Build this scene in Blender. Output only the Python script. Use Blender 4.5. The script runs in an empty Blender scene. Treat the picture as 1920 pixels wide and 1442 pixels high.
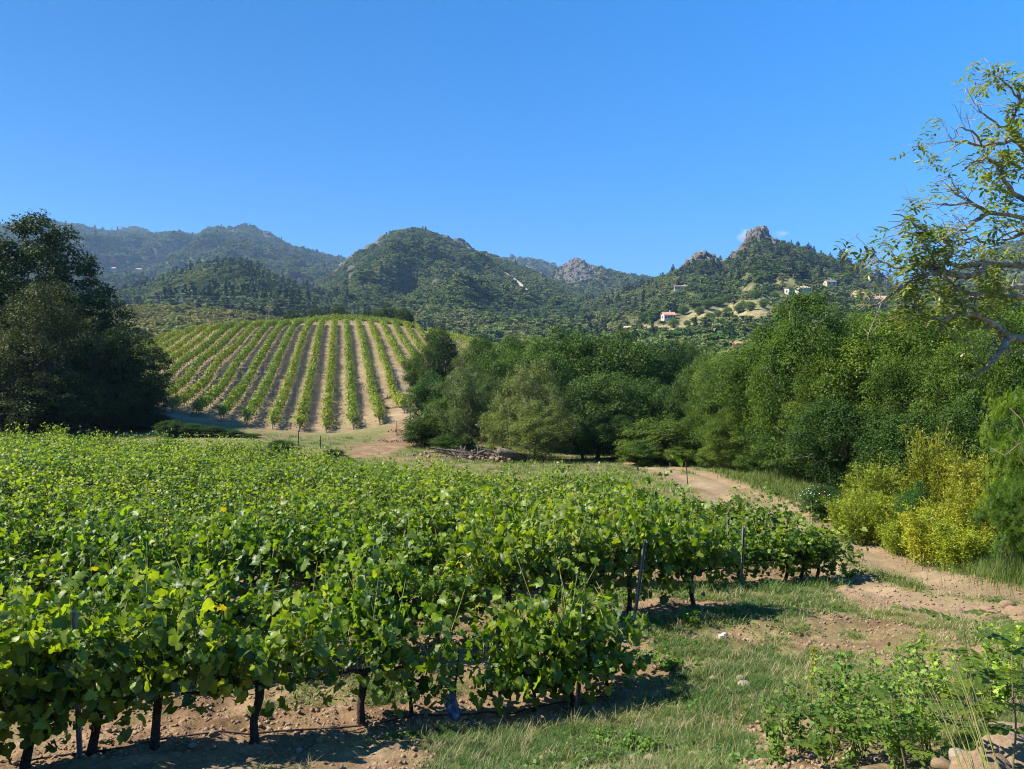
import bpy, math, random
import numpy as np
from mathutils import Vector, Matrix

# ------------------------------------------------------------------ camera, sky, sun, exposure
sc = bpy.context.scene
COL = sc.collection
F = 1423.0                       # focal length in photo pixels (photo 1920 x 1442)
CX, CY = 960.0, 721.0
PITCH = math.atan((CY - 660.0) / F)     # true horizon sits at row 660 of the photo
cam_d = bpy.data.cameras.new('camera')
cam_d.sensor_fit = 'HORIZONTAL'
cam_d.sensor_width = 36.0
cam_d.lens = 36.0 * F / 1920.0
cam_d.clip_start = 0.1
cam_d.clip_end = 20000
cam = bpy.data.objects.new('camera', cam_d)
COL.objects.link(cam)
cam.location = (0, 0, 0)
cam.rotation_euler = (math.pi / 2 - PITCH, 0, 0)
sc.camera = cam

SUN_EL, SUN_AZ = math.radians(47), math.radians(-90)   # azimuth from +Y towards +X
world = bpy.data.worlds.new("World")
sc.world = world
world.use_nodes = True
wn, wl = world.node_tree.nodes, world.node_tree.links
wn.clear()
sky = wn.new('ShaderNodeTexSky')
sky.sky_type = 'NISHITA'
sky.sun_disc = False
sky.sun_elevation = SUN_EL
sky.sun_rotation = -SUN_AZ
sky.altitude = 900
sky.air_density = 1.0
sky.dust_density = 0.0
sky.ozone_density = 3.0
hs = wn.new('ShaderNodeHueSaturation')
hs.inputs['Hue'].default_value = .502
hs.inputs['Saturation'].default_value = 1.37
hs.inputs['Value'].default_value = 1.17
bg = wn.new('ShaderNodeBackground')
bg.inputs['Strength'].default_value = 0.087
wo = wn.new('ShaderNodeOutputWorld')
# the clear dry air keeps its blue down to the ridges: look a little above the true horizon everywhere
tcw = wn.new('ShaderNodeTexCoord')
lift = wn.new('ShaderNodeVectorMath'); lift.operation = 'MULTIPLY_ADD'
lift.inputs[1].default_value = (1, 1, .86); lift.inputs[2].default_value = (0, 0, .14)
wl.new(tcw.outputs['Generated'], lift.inputs[0])
wl.new(lift.outputs[0], sky.inputs['Vector'])
wl.new(sky.outputs[0], hs.inputs['Color'])
wl.new(hs.outputs[0], bg.inputs['Color'])
wl.new(bg.outputs[0], wo.inputs['Surface'])

sun_d = bpy.data.lights.new('sun', 'SUN')
sun_d.energy = 4.9
sun_d.angle = math.radians(0.5)
sun_d.color = (1.0, 0.94, 0.84)
sun = bpy.data.objects.new('sun', sun_d)
COL.objects.link(sun)
to_sun = Vector((math.cos(SUN_EL) * math.sin(SUN_AZ), math.cos(SUN_EL) * math.cos(SUN_AZ), math.sin(SUN_EL)))
sun.rotation_euler = to_sun.to_track_quat('Z', 'Y').to_euler()
sun.location = (-30, 0, 60)

sc.view_settings.view_transform = 'Standard'
sc.view_settings.look = 'None'
sc.view_settings.gamma = 1.0
sc.view_settings.use_curve_mapping = False
sc.view_settings.exposure = 1.22
sc.render.engine = 'CYCLES'
cy = sc.cycles
cy.max_bounces = 6
cy.diffuse_bounces = 3
cy.glossy_bounces = 2
cy.transmission_bounces = 4
cy.transparent_max_bounces = 6
cy.volume_bounces = 0
cy.caustics_reflective = False
cy.caustics_refractive = False
cy.sample_clamp_indirect = 4.0
cy.filter_width = 1.1
cy.use_denoising = True
cy.denoising_prefilter = 'NONE'

rng = np.random.default_rng(7)
random.seed(7)

# ------------------------------------------------------------------ helpers
def P(px, py, d):
    """World point seen at photo pixel (px, py) whose forward (world Y) distance is d."""
    u = (px - CX) / F
    v = (CY - py) / F
    y = math.cos(PITCH) + math.sin(PITCH) * v
    z = -math.sin(PITCH) + math.cos(PITCH) * v
    k = d / y
    return np.array((u * k, d, z * k))

def px_of(p):
    c, s = math.cos(PITCH), math.sin(PITCH)
    f = p[1] * c - p[2] * s
    up = p[1] * s + p[2] * c
    return CX + F * p[0] / f, CY - F * up / f

def _hash(ix, iy, iz):
    h = (ix.astype(np.int64) * 374761393 + iy.astype(np.int64) * 668265263 + iz.astype(np.int64) * 2147483647) & 0xFFFFFFFF
    h = ((h ^ (h >> 13)) * 1274126177) & 0xFFFFFFFF
    h = h ^ (h >> 16)
    return (h & 0xFFFF) / 65535.0

def vnoise(x, y, z=0.0):
    x, y, z = np.broadcast_arrays(np.asarray(x, float), np.asarray(y, float), np.asarray(z, float))
    ix, iy, iz = np.floor(x), np.floor(y), np.floor(z)
    fx, fy, fz = x - ix, y - iy, z - iz
    fx, fy, fz = fx * fx * (3 - 2 * fx), fy * fy * (3 - 2 * fy), fz * fz * (3 - 2 * fz)
    r = 0
    for dx in (0, 1):
        wx = fx if dx else 1 - fx
        for dy in (0, 1):
            wy = fy if dy else 1 - fy
            for dz in (0, 1):
                wz = fz if dz else 1 - fz
                r = r + wx * wy * wz * _hash(ix + dx, iy + dy, iz + dz)
    return r

def fbm(x, y, z=0.0, oct=4, ridged=False):
    a, s, t = 0.5, 0.0, 0.0
    for i in range(oct):
        n = vnoise(np.asarray(x) * 2 ** i + 17.3 * i, np.asarray(y) * 2 ** i + 5.1 * i, np.asarray(z) * 2 ** i)
        if ridged:
            n = 1 - np.abs(2 * n - 1)
        s = s + a * n
        t += a
        a *= 0.5
    return s / t

def sstep(a, b, x):
    t = np.clip((np.asarray(x, float) - a) / (b - a), 0, 1)
    return t * t * (3 - 2 * t)

def np_mesh(name, verts, faces, mat=None, smooth=False, attrs=None):
    """faces: (M,k) array."""
    me = bpy.data.meshes.new(name)
    verts = np.ascontiguousarray(verts, dtype=np.float32)
    faces = np.ascontiguousarray(faces, dtype=np.int32)
    m, k = faces.shape
    me.vertices.add(len(verts))
    me.vertices.foreach_set('co', verts.ravel())
    me.loops.add(m * k)
    me.loops.foreach_set('vertex_index', faces.ravel())
    me.polygons.add(m)
    me.polygons.foreach_set('loop_start', np.arange(0, m * k, k, dtype=np.int32))
    if smooth:
        me.polygons.foreach_set('use_smooth', np.ones(m, dtype=bool))
    for an, av in (attrs or {}).items():
        a = me.attributes.new(an, 'FLOAT', 'POINT')
        a.data.foreach_set('value', np.ascontiguousarray(av, dtype=np.float32))
    me.update(calc_edges=True)
    if mat:
        me.materials.append(mat)
    return me

def link(name, me, parent=None, loc=(0, 0, 0), rz=0.0, scale=(1, 1, 1)):
    o = bpy.data.objects.new(name, me)
    COL.objects.link(o)
    o.location = loc
    o.rotation_euler = (0, 0, rz)
    o.scale = scale
    if parent is not None:
        o.parent = parent
    return o

def tag(o, label=None, cat=None, group=None, kind=None):
    if label: o['label'] = label
    if cat: o['category'] = cat
    if group: o['group'] = group
    if kind: o['kind'] = kind
    return o

def root(name, loc, rz, label, cat, group=None, scale=(1, 1, 1)):
    return tag(link(name, None, None, loc, rz, scale), label, cat, group)

class MB:
    """Collects verts/faces of several shapes into one mesh."""
    def __init__(s):
        s.v, s.f = [], []
    def add(s, v, f):
        b = len(s.v)
        s.v += [tuple(p) for p in v]
        s.f += [tuple(i + b for i in q) for q in f]
    def tube(s, pts, rad, n=6, cap=True):
        pts = [Vector(p) for p in pts]
        if not hasattr(rad, '__len__'):
            rad = [rad] * len(pts)
        b = len(s.v)
        ref = Vector((0.31, 0.17, 0.93))
        for i, p in enumerate(pts):
            t = (pts[min(i + 1, len(pts) - 1)] - pts[max(i - 1, 0)]).normalized()
            a = t.cross(ref)
            if a.length < 0.2:
                a = t.cross(Vector((1, 0, 0)))
            a.normalize()
            c = t.cross(a)
            for k in range(n):
                th = 2 * math.pi * k / n
                s.v.append(tuple(p + (a * math.cos(th) + c * math.sin(th)) * rad[i]))
        for i in range(len(pts) - 1):
            for k in range(n):
                k2 = (k + 1) % n
                s.f.append((b + i * n + k, b + i * n + k2, b + (i + 1) * n + k2, b + (i + 1) * n + k))
        if cap:
            s.f.append(tuple(b + k for k in range(n))[::-1])
            e = b + (len(pts) - 1) * n
            s.f.append(tuple(e + k for k in range(n)))
    def box(s, c, d, rz=0.0):
        cx, cy_, cz = c
        ca, sa = math.cos(rz), math.sin(rz)
        v = []
        for z in (-.5, .5):
            for x, y in ((-.5, -.5), (.5, -.5), (.5, .5), (-.5, .5)):
                xx, yy = x * d[0], y * d[1]
                v.append((cx + xx * ca - yy * sa, cy_ + xx * sa + yy * ca, cz + z * d[2]))
        s.add(v, [(3, 2, 1, 0), (4, 5, 6, 7), (0, 1, 5, 4), (1, 2, 6, 5), (2, 3, 7, 6), (3, 0, 4, 7)])
    def mesh(s, name, mat, smooth=False):
        me = bpy.data.meshes.new(name)
        me.from_pydata(s.v, [], s.f)
        if smooth:
            me.polygons.foreach_set('use_smooth', np.ones(len(me.polygons), dtype=bool))
        me.update()
        if mat: me.materials.append(mat)
        return me

def frames(n, tipdir=None, droop=0.0):
    """Rotation matrices whose z column is n (N,3); y column (leaf tip) random or near tipdir."""
    n = n / (np.linalg.norm(n, axis=1, keepdims=True) + 1e-9)
    t = rng.normal(size=n.shape) if tipdir is None else np.array(tipdir, float)
    t[:, 2] -= droop
    b = t - (t * n).sum(1, keepdims=True) * n
    b /= (np.linalg.norm(b, axis=1, keepdims=True) + 1e-9)
    a = np.cross(b, n)
    return np.stack((a, b, n), axis=2)

def scatter_arrays(tv, tf, pos, R, s, tint):
    N, k = len(pos), len(tv)
    s = np.asarray(s, float)
    if s.ndim == 1:
        s = np.repeat(s[:, None], 3, 1)
    v = np.einsum('nij,nkj->nki', R, tv[None] * s[:, None, :]) + pos[:, None, :]
    f = (tf[None] + (np.arange(N) * k)[:, None, None]).reshape(-1, tf.shape[1])
    return v.reshape(-1, 3), f, np.repeat(tint, k)

def scatter_mesh(name, mat, tv, tf, pos, R, s, tint, smooth=False):
    v, f, t = scatter_arrays(tv, tf, pos, R, s, tint)
    return np_mesh(name, v, f, mat, smooth, {'tint': t})

# leaf templates (tip along +Y, facing +Z), unit length
RHOMB_V = np.array([(0, 0, 0), (.32, .45, .06), (0, 1, 0), (-.32, .45, .06)], float)
RHOMB_V[:, 1] -= .5
RHOMB_F = np.array([(0, 1, 2), (0, 2, 3)])
NARROW_V = np.array([(0, 0, 0), (.10, .4, .03), (0, 1, -.12), (-.10, .4, .03)], float)
def vine_leaf(seed, hi=True):
    r = random.Random(seed)
    if hi:
        prof = [(0, .06), (22, .30), (50, .56), (66, .40), (92, .62), (112, .47), (140, .60), (162, .74), (180, .80)]
    else:
        prof = [(0, .10), (45, .55), (95, .60), (140, .52), (180, .78)]
    right = [(math.sin(math.radians(a)) * q, -math.cos(math.radians(a)) * q) for a, q in prof]
    outl = right + [(-x, y) for x, y in right[-2:0:-1]]
    curl = r.uniform(-.8, .5)
    bend = r.uniform(-.9, .1)
    v = [(0, 0.05, .05)]
    for x, y in outl:
        x *= r.uniform(.9, 1.1); y *= r.uniform(.92, 1.08)
        v.append((x, y, curl * x * x * 1.6 + bend * max(y, 0) ** 2 * .8 + .10 * r.uniform(-1, 1) + .35 * abs(x) * (seed % 3 == 0)))
    n = len(outl)
    f = [(0, 1 + (i + 1) % n, 1 + i) for i in range(n)]
    return np.array(v), np.array(f)[:, ::-1]

# ------------------------------------------------------------------ materials
def new_mat(name):
    m = bpy.data.materials.new(name)
    m.use_nodes = True
    nt = m.node_tree
    nt.nodes.clear()
    return m, nt.nodes, nt.links

def out(N, L, shader):
    o = N.new('ShaderNodeOutputMaterial')
    L.new(shader, o.inputs['Surface'])

def mix_col(N, L, fac, a, b, mode='MIX'):
    m = N.new('ShaderNodeMix'); m.data_type = 'RGBA'; m.blend_type = mode
    for inp, val in ((m.inputs[0], fac), (m.inputs[6], a), (m.inputs[7], b)):
        if hasattr(val, 'is_linked') or hasattr(val, 'links'):
            L.new(val, inp)
        elif isinstance(val, (int, float)):
            inp.default_value = val
        else:
            inp.default_value = (*val, 1) if len(val) == 3 else val
    return m.outputs[2]

def math_n(N, L, op, a, b=None, clamp=False):
    m = N.new('ShaderNodeMath'); m.operation = op; m.use_clamp = clamp
    for inp, val in ((m.inputs[0], a), (m.inputs[1], b)):
        if val is None: continue
        if isinstance(val, (int, float)): inp.default_value = val
        else: L.new(val, inp)
    return m.outputs[0]

def attr(N, name):
    a = N.new('ShaderNodeAttribute'); a.attribute_name = name
    return a.outputs['Fac']

def noise(N, L, scale, detail=4, rough=.55, coord='Object', vec=None):
    t = N.new('ShaderNodeTexNoise')
    t.inputs['Scale'].default_value = scale
    t.inputs['Detail'].default_value = detail
    t.inputs['Roughness'].default_value = rough
    if vec is None:
        g = N.new('ShaderNodeTexCoord')
        vec = g.outputs[coord]
    L.new(vec, t.inputs['Vector'])
    return t.outputs['Fac']

def geo_pos(N):
    return N.new('ShaderNodeNewGeometry').outputs['Position']

def ramp(N, L, fac, stops):
    r = N.new('ShaderNodeValToRGB')
    e = r.color_ramp.elements
    while len(e) < len(stops): e.new(0.5)
    for el, (p, c) in zip(e, stops):
        el.position = p
        el.color = (*c, 1) if len(c) == 3 else c
    L.new(fac, r.inputs[0])
    return r.outputs[0]

def leaf_mat(name, c1, c2, trans=.35, rough=.5, spec=.35, tcol=None, objvar=.25, objcol=True, old=None):
    """Leaf: per-leaf tint mixes c1-c2, each object varies a little, thin leaves let light through."""
    m, N, L = new_mat(name)
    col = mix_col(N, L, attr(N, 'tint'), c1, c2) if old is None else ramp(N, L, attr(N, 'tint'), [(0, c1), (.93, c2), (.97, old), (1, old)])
    oi = N.new('ShaderNodeObjectInfo')
    v = math_n(N, L, 'MULTIPLY_ADD', oi.outputs['Random'], objvar * 2)
    v.node.inputs[2].default_value = 1 - objvar
    hsv = N.new('ShaderNodeHueSaturation')
    L.new(v, hsv.inputs['Value'])
    h = math_n(N, L, 'MULTIPLY_ADD', oi.outputs['Random'], -.03)
    h.node.inputs[2].default_value = .515
    L.new(h, hsv.inputs['Hue'])
    L.new(col, hsv.inputs['Color'])
    col = hsv.outputs[0]
    if objcol:
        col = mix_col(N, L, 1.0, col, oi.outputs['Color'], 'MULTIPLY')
    pb = N.new('ShaderNodeBsdfPrincipled')
    L.new(col, pb.inputs['Base Color'])
    pb.inputs['Roughness'].default_value = rough
    pb.inputs['Specular IOR Level'].default_value = spec
    tr = N.new('ShaderNodeBsdfTranslucent')
    tc = mix_col(N, L, 1.0, col, tcol or (1.5, 1.5, .5), 'MULTIPLY')
    L.new(tc, tr.inputs['Color'])
    mx = N.new('ShaderNodeMixShader')
    mx.inputs[0].default_value = trans
    L.new(pb.outputs[0], mx.inputs[1]); L.new(tr.outputs[0], mx.inputs[2])
    out(N, L, mx.outputs[0])
    return m

def simple_mat(name, c1, c2, scale=6, rough=.85, bump=.3, spec=.2, metal=0, coord='Object'):
    m, N, L = new_mat(name)
    n = noise(N, L, scale, 6, .6, coord)
    col = ramp(N, L, n, [(.3, c1), (.7, c2)])
    pb = N.new('ShaderNodeBsdfPrincipled')
    L.new(col, pb.inputs['Base Color'])
    pb.inputs['Roughness'].default_value = rough
    pb.inputs['Specular IOR Level'].default_value = spec
    pb.inputs['Metallic'].default_value = metal
    if bump:
        b = N.new('ShaderNodeBump')
        b.inputs['Strength'].default_value = bump
        b.inputs['Distance'].default_value = .03
        L.new(noise(N, L, scale * 3, 5, .65, coord), b.inputs['Height'])
        L.new(b.outputs[0], pb.inputs['Normal'])
    out(N, L, pb.outputs[0])
    return m

M = {}
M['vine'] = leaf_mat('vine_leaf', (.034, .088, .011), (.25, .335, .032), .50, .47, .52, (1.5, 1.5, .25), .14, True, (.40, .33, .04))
M['vine_hill'] = leaf_mat('vine_leaf_hill', (.07, .115, .013), (.25, .30, .03), .28, .55, .3, (1.5, 1.5, .4), .08)
M['oak'] = leaf_mat('oak_leaf', (.020, .043, .010), (.088, .132, .025), .25, .6, .15)
M['ash'] = leaf_mat('ash_leaf', (.024, .054, .011), (.138, .188, .031), .35, .6, .15)
M['olive'] = leaf_mat('grey_leaf', (.055, .08, .026), (.20, .235, .085), .25, .6, .15)
M['pine'] = leaf_mat('pine_needle', (.018, .036, .014), (.045, .07, .022), .15, .6, .2)
M['bamboo'] = leaf_mat('bamboo_leaf', (.13, .18, .010), (.39, .37, .022), .28, .5, .3, (1.4, 1.3, .4))
M['acacia'] = leaf_mat('acacia_leaf', (.06, .115, .014), (.14, .195, .022), .45, .5, .3)
M['walnut'] = leaf_mat('walnut_leaf', (.085, .135, .025), (.22, .26, .045), .42, .42, .5)
M['weed'] = leaf_mat('weed_leaf', (.07, .15, .028), (.17, .25, .05), .4, .5, .25)
def wood_mat(name, stops):
    """Far crowns: every crown takes its own colour from the mix of species."""
    m, N, L = new_mat(name)
    oi = N.new('ShaderNodeObjectInfo')
    stand = noise(N, L, .013, 4, .6, vec=geo_pos(N))      # stands of one species run together
    fac = math_n(N, L, 'MULTIPLY_ADD', stand, 2.2); fac.node.inputs[2].default_value = -.85
    fac = math_n(N, L, 'ADD', fac, math_n(N, L, 'MULTIPLY', oi.outputs['Random'], .5), True)
    col = ramp(N, L, fac, stops)
    f = math_n(N, L, 'MULTIPLY_ADD', attr(N, 'tint'), .45); f.node.inputs[2].default_value = .78
    h = N.new('ShaderNodeHueSaturation'); L.new(col, h.inputs['Color']); L.new(f, h.inputs['Value'])
    d = N.new('ShaderNodeBsdfDiffuse'); L.new(h.outputs[0], d.inputs['Color'])
    t = N.new('ShaderNodeBsdfTranslucent'); L.new(h.outputs[0], t.inputs['Color'])
    mx = N.new('ShaderNodeMixShader'); mx.inputs[0].default_value = .2
    L.new(d.outputs[0], mx.inputs[1]); L.new(t.outputs[0], mx.inputs[2])
    out(N, L, mx.outputs[0])
    return m
M['wood_far'] = wood_mat('far_leaf', [(0, (.05, .095, .025)), (.25, (.09, .145, .036)), (.5, (.135, .17, .05)), (.75, (.185, .19, .07)), (.9, (.13, .21, .038)), (1, (.21, .19, .095))])
M['wood_ridge'] = wood_mat('ridge_leaf', [(0, (.13, .15, .04)), (.4, (.21, .21, .065)), (.7, (.26, .235, .08)), (1, (.17, .22, .05))])
M['grass'] = leaf_mat('grass_blade', (.055, .135, .02), (.19, .215, .06), .35, .55, .25, (1.3, 1.3, .6), 0)
M['straw'] = leaf_mat('straw', (.32, .26, .13), (.44, .36, .20), .3, .6, .2, (1, 1, 1), 0)
M['flower'] = leaf_mat('flower', (.75, .75, .7), (.85, .85, .8), .2, .7, .1, (1, 1, 1), 0)
M['bark'] = simple_mat('bark', (.06, .046, .035), (.22, .175, .135), 9, .95, .8)
M['vine_bark'] = simple_mat('vine_bark', (.025, .017, .012), (.10, .07, .05), 18, .95, 1.0)
M['shoot'] = simple_mat('green_shoot', (.26, .30, .07), (.38, .33, .12), 4, .6, 0)
M['stem'] = simple_mat('weed_stem', (.12, .10, .05), (.20, .17, .08), 6, .7, 0)
M['metal'] = simple_mat('post_metal', (.20, .21, .22), (.34, .35, .36), 8, .5, .1, .5, .6)
M['rust'] = simple_mat('rusty_iron', (.07, .045, .035), (.14, .09, .07), 12, .85, .2)
M['hose'] = simple_mat('black_hose', (.03, .02, .018), (.06, .04, .035), 8, .6, 0)
M['stone'] = simple_mat('pale_stone', (.24, .19, .14), (.42, .35, .27), 7, .9, .6)
M['white'] = simple_mat('white_scrap', (.50, .49, .46), (.6, .59, .56), 5, .5, .1)
M['straw_clod'] = simple_mat('clod', (.19, .125, .073), (.33, .23, .145), 9, .95, .6)

# lichen-spotted bark for the close tree
def lichen_bark():
    m, N, L = new_mat('lichen_bark')
    base = ramp(N, L, noise(N, L, 14, 6, .65), [(.30, (.07, .058, .046)), (.62, (.32, .27, .21))])
    li = ramp(N, L, noise(N, L, 6, 4, .6), [(.54, (0, 0, 0)), (.62, (1, 1, 1))])
    col = mix_col(N, L, li, base, (.42, .36, .22))
    l2 = ramp(N, L, noise(N, L, 3.1, 3, .6, 'Generated'), [(.60, (0, 0, 0)), (.68, (1, 1, 1))])
    col = mix_col(N, L, l2, col, (.45, .26, .05))
    pb = N.new('ShaderNodeBsdfPrincipled')
    L.new(col, pb.inputs['Base Color']); pb.inputs['Roughness'].default_value = .9
    b = N.new('ShaderNodeBump'); b.inputs['Strength'].default_value = .7; b.inputs['Distance'].default_value = .02
    L.new(noise(N, L, 30, 5, .6), b.inputs['Height']); L.new(b.outputs[0], pb.inputs['Normal'])
    out(N, L, pb.outputs[0])
    return m
M['lichen'] = lichen_bark()

def rock_mat():
    m, N, L = new_mat('crag_rock')
    p = geo_pos(N)
    n1 = noise(N, L, .06, 6, .7, vec=p)
    col = ramp(N, L, n1, [(.30, (.07, .062, .055)), (.5, (.15, .135, .115)), (.72, (.24, .21, .175))])
    n2 = noise(N, L, .25, 5, .7, vec=p)
    veg = ramp(N, L, n2, [(.56, (0, 0, 0)), (.63, (1, 1, 1))])
    col = mix_col(N, L, math_n(N, L, 'MULTIPLY', veg, .8), col, (.05, .06, .02))
    pb = N.new('ShaderNodeBsdfPrincipled')
    L.new(col, pb.inputs['Base Color']); pb.inputs['Roughness'].default_value = .95
    pb.inputs['Specular IOR Level'].default_value = .1
    b = N.new('ShaderNodeBump'); b.inputs['Strength'].default_value = 1; b.inputs['Distance'].default_value = 2.5
    L.new(noise(N, L, .35, 6, .7, vec=p), b.inputs['Height']); L.new(b.outputs[0], pb.inputs['Normal'])
    out(N, L, pb.outputs[0])
    return m
M['rock'] = rock_mat()

def hill_mat():
    """Maquis-covered slope; attributes rock / dry give bare rock and dry terraces their own colour."""
    m, N, L = new_mat('hill_cover')
    p = geo_pos(N)
    col = ramp(N, L, noise(N, L, .03, 6, .65, vec=p), [(.3, (.045, .06, .02)), (.5, (.085, .095, .032)), (.7, (.13, .125, .05))])
    rk = ramp(N, L, noise(N, L, .08, 6, .7, vec=p), [(.3, (.06, .055, .045)), (.6, (.13, .118, .095))])
    dry = ramp(N, L, noise(N, L, .12, 5, .65, vec=p), [(.35, (.16, .17, .06)), (.55, (.30, .25, .12)), (.75, (.40, .30, .17))])
    col = mix_col(N, L, attr(N, 'rock'), col, rk)
    col = mix_col(N, L, attr(N, 'dry'), col, dry)
    pb = N.new('ShaderNodeBsdfPrincipled')
    L.new(col, pb.inputs['Base Color']); pb.inputs['Roughness'].default_value = .95
    pb.inputs['Specular IOR Level'].default_value = .05
    b = N.new('ShaderNodeBump'); b.inputs['Strength'].default_value = .8; b.inputs['Distance'].default_value = 3
    L.new(noise(N, L, .2, 5, .7, vec=p), b.inputs['Height']); L.new(b.outputs[0], pb.inputs['Normal'])
    out(N, L, pb.outputs[0])
    return m
M['hill'] = hill_mat()

def ground_mat():
    m, N, L = new_mat('field_soil')
    p = geo_pos(N)
    soil = ramp(N, L, noise(N, L, 1.3, 8, .68, vec=p), [(.30, (.12, .070, .039)), (.50, (.225, .145, .082)), (.70, (.35, .245, .15))])
    fine = ramp(N, L, noise(N, L, 14, 6, .7, vec=p), [(.3, (.62, .60, .58)), (.7, (1.22, 1.2, 1.18))])
    soil = mix_col(N, L, 1, soil, fine, 'MULTIPLY')
    gr = ramp(N, L, noise(N, L, 2.2, 8, .7, vec=p), [(.30, (.06, .085, .022)), (.52, (.13, .14, .045)), (.70, (.26, .22, .10))])
    ga = math_n(N, L, 'ADD', attr(N, 'grass'), math_n(N, L, 'MULTIPLY_ADD', noise(N, L, 3.0, 7, .7, vec=p), 1.3))
    ga.node.inputs[1].links[0].from_node.inputs[2].default_value = -.65
    ga = math_n(N, L, 'MULTIPLY', ga, 1.0, True)
    col = mix_col(N, L, ga, soil, gr)
    chalk = ramp(N, L, noise(N, L, .5, 7, .7, vec=p), [(.3, (.15, .104, .060)), (.5, (.245, .178, .106)), (.7, (.35, .262, .16))])
    col = mix_col(N, L, attr(N, 'dry'), col, mix_col(N, L, math_n(N, L, 'MULTIPLY', ga, .75), chalk, mix_col(N, L, .45, gr, (.30, .25, .11))))
    pb = N.new('ShaderNodeBsdfPrincipled')
    L.new(col, pb.inputs['Base Color']); pb.inputs['Roughness'].default_value = .95
    pb.inputs['Specular IOR Level'].default_value = .1
    b = N.new('ShaderNodeBump'); b.inputs['Strength'].default_value = .9; b.inputs['Distance'].default_value = .05
    L.new(noise(N, L, 9, 8, .7, vec=p), b.inputs['Height']); L.new(b.outputs[0], pb.inputs['Normal'])
    out(N, L, pb.outputs[0])
    return m
M['ground'] = ground_mat()
# ------------------------------------------------------------------ ground surface
_c = []
for px, py, d in [(40, 1440, 7.2), (290, 1405, 7.5), (475, 1393, 7.8), (675, 1352, 8.5), (850, 1350, 8.7), (1135, 1300, 9.4),
                  (1190, 1145, 12.2), (1430, 1103, 15.0), (1560, 1083, 16.2), (1650, 1075, 16.5), (1520, 985, 22), (1380, 925, 30),
                  (1280, 885, 38), (1200, 872, 43), (1100, 872, 42), (850, 862, 45), (700, 848, 48), (560, 835, 51), (420, 818, 55),
                  (612, 812, 66), (640, 700, 99), (640, 650, 117), (632, 620, 139), (628, 610, 153), (615, 760, 79), (610, 606, 172),
                  (325, 772, 70), (480, 800, 67), (520, 612, 150), (400, 624, 145), (300, 640, 138), (270, 652, 132), (400, 690, 95), (330, 720, 88),
                  (715, 790, 68), (723, 695, 97), (770, 616, 152), (800, 665, 118), (760, 770, 70), (830, 632, 155), (900, 650, 155), (980, 672, 160), (880, 690, 120), (860, 760, 85),
                  (960, 862, 48), (1100, 850, 58), (1250, 858, 48), (1350, 880, 41), (1500, 932, 30), (1580, 985, 23.5), (1700, 1040, 19), (1800, 1068, 17),
                  (1750, 1112, 13.6), (1830, 1112, 13.4), (1910, 1140, 12.2), (1915, 1065, 16), (1700, 1250, 9.2), (1400, 1300, 8.7), (1400, 1400, 7.1),
                  (1100, 1440, 7.1), (1650, 1420, 5.7), (1850, 1440, 4.6), (1900, 1300, 6.6), (1920, 1200, 9.0), (1000, 1200, 11.3)]:
    _c.append(P(px, py, d))
_c += [(-21, 46, -6.5), (-34, 50, -6.6), (-11.2, 40, -6.45), (-5.3, 36, -6.4), (.84, 30, -5.95), (4.4, 27, -5.75), (0, 20, -4.95), (-12, 20, -4.8), (-12, 30, -5.6),
       (0, 0, -1.75), (4, 1.5, -1.7), (-5, 1, -2.2), (9, 4, -1.9), (-12, 8, -3.9), (-12, 0, -2.8), (14, 9, -2.6), (-40, 20, -4.6), (-70, 60, -6), (-28, 62, -6.0),
       (-48, 64, -5.6), (-60, 100, -4), (-70, 150, -3), (-75, 240, -7), (0, 240, -8), (70, 240, -9), (90, 150, -9), (80, 80, -8.5), (30, 60, -7.2), (20, 45, -6.6), (24, 30, -5.2),
       (40, 30, -5), (20, 90, -8), (35, 120, -9), (-18, 200, 1.0), (-45, 190, -1), (10, 190, -3), (80, 20, -3), (45, 8, -2), (-60, 0, -3)]
_c = np.array(_c)
_S = 30.0
def _phi(r2):
    return np.where(r2 > 1e-12, r2 * np.log(r2 + 1e-12), 0)
_xy = _c[:, :2] / _S
_A = _phi(((_xy[:, None] - _xy[None]) ** 2).sum(-1)) + np.eye(len(_c)) * 4e-4
_Pm = np.c_[np.ones(len(_c)), _xy]
_K = np.block([[_A, _Pm], [_Pm.T, np.zeros((3, 3))]])
_w = np.linalg.solve(_K, np.r_[_c[:, 2], 0, 0, 0])

TRACK = [P(1280, 885, 38)[:2], P(1380, 925, 30)[:2], P(1520, 985, 22)[:2], P(1640, 1065, 16.6)[:2], P(1750, 1112, 13.6)[:2], P(1910, 1140, 12.4)[:2], np.array((16.0, 11.6))]
TRACK = [np.array((6.5, 50.0))] + TRACK

HPATH = [P(690, 852, 47)[:2], P(752, 822, 57)[:2], P(768, 775, 70)[:2], P(742, 710, 94)[:2], P(735, 690, 101)[:2]]
def seg_dist(x, y, pts):
    best = np.full(np.shape(x), 1e9)
    for a, b in zip(pts[:-1], pts[1:]):
        dx, dy = b[0] - a[0], b[1] - a[1]
        t = np.clip(((x - a[0]) * dx + (y - a[1]) * dy) / (dx * dx + dy * dy), 0, 1)
        best = np.minimum(best, np.hypot(x - a[0] - t * dx, y - a[1] - t * dy))
    return best

def base_z(x, y):
    x, y = np.asarray(x, float), np.asarray(y, float)
    sh = np.broadcast(x, y).shape
    X, Y = np.broadcast_arrays(x, y)
    q = np.stack((X.ravel(), Y.ravel()), 1) / _S
    o = np.empty(len(q))
    for i in range(0, len(q), 20000):
        b = q[i:i + 20000]
        r2 = ((b[:, None] - _xy[None]) ** 2).sum(-1)
        o[i:i + 20000] = _phi(r2) @ _w[:-3] + _w[-3] + b @ _w[-2:]
    return o.reshape(sh)

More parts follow.
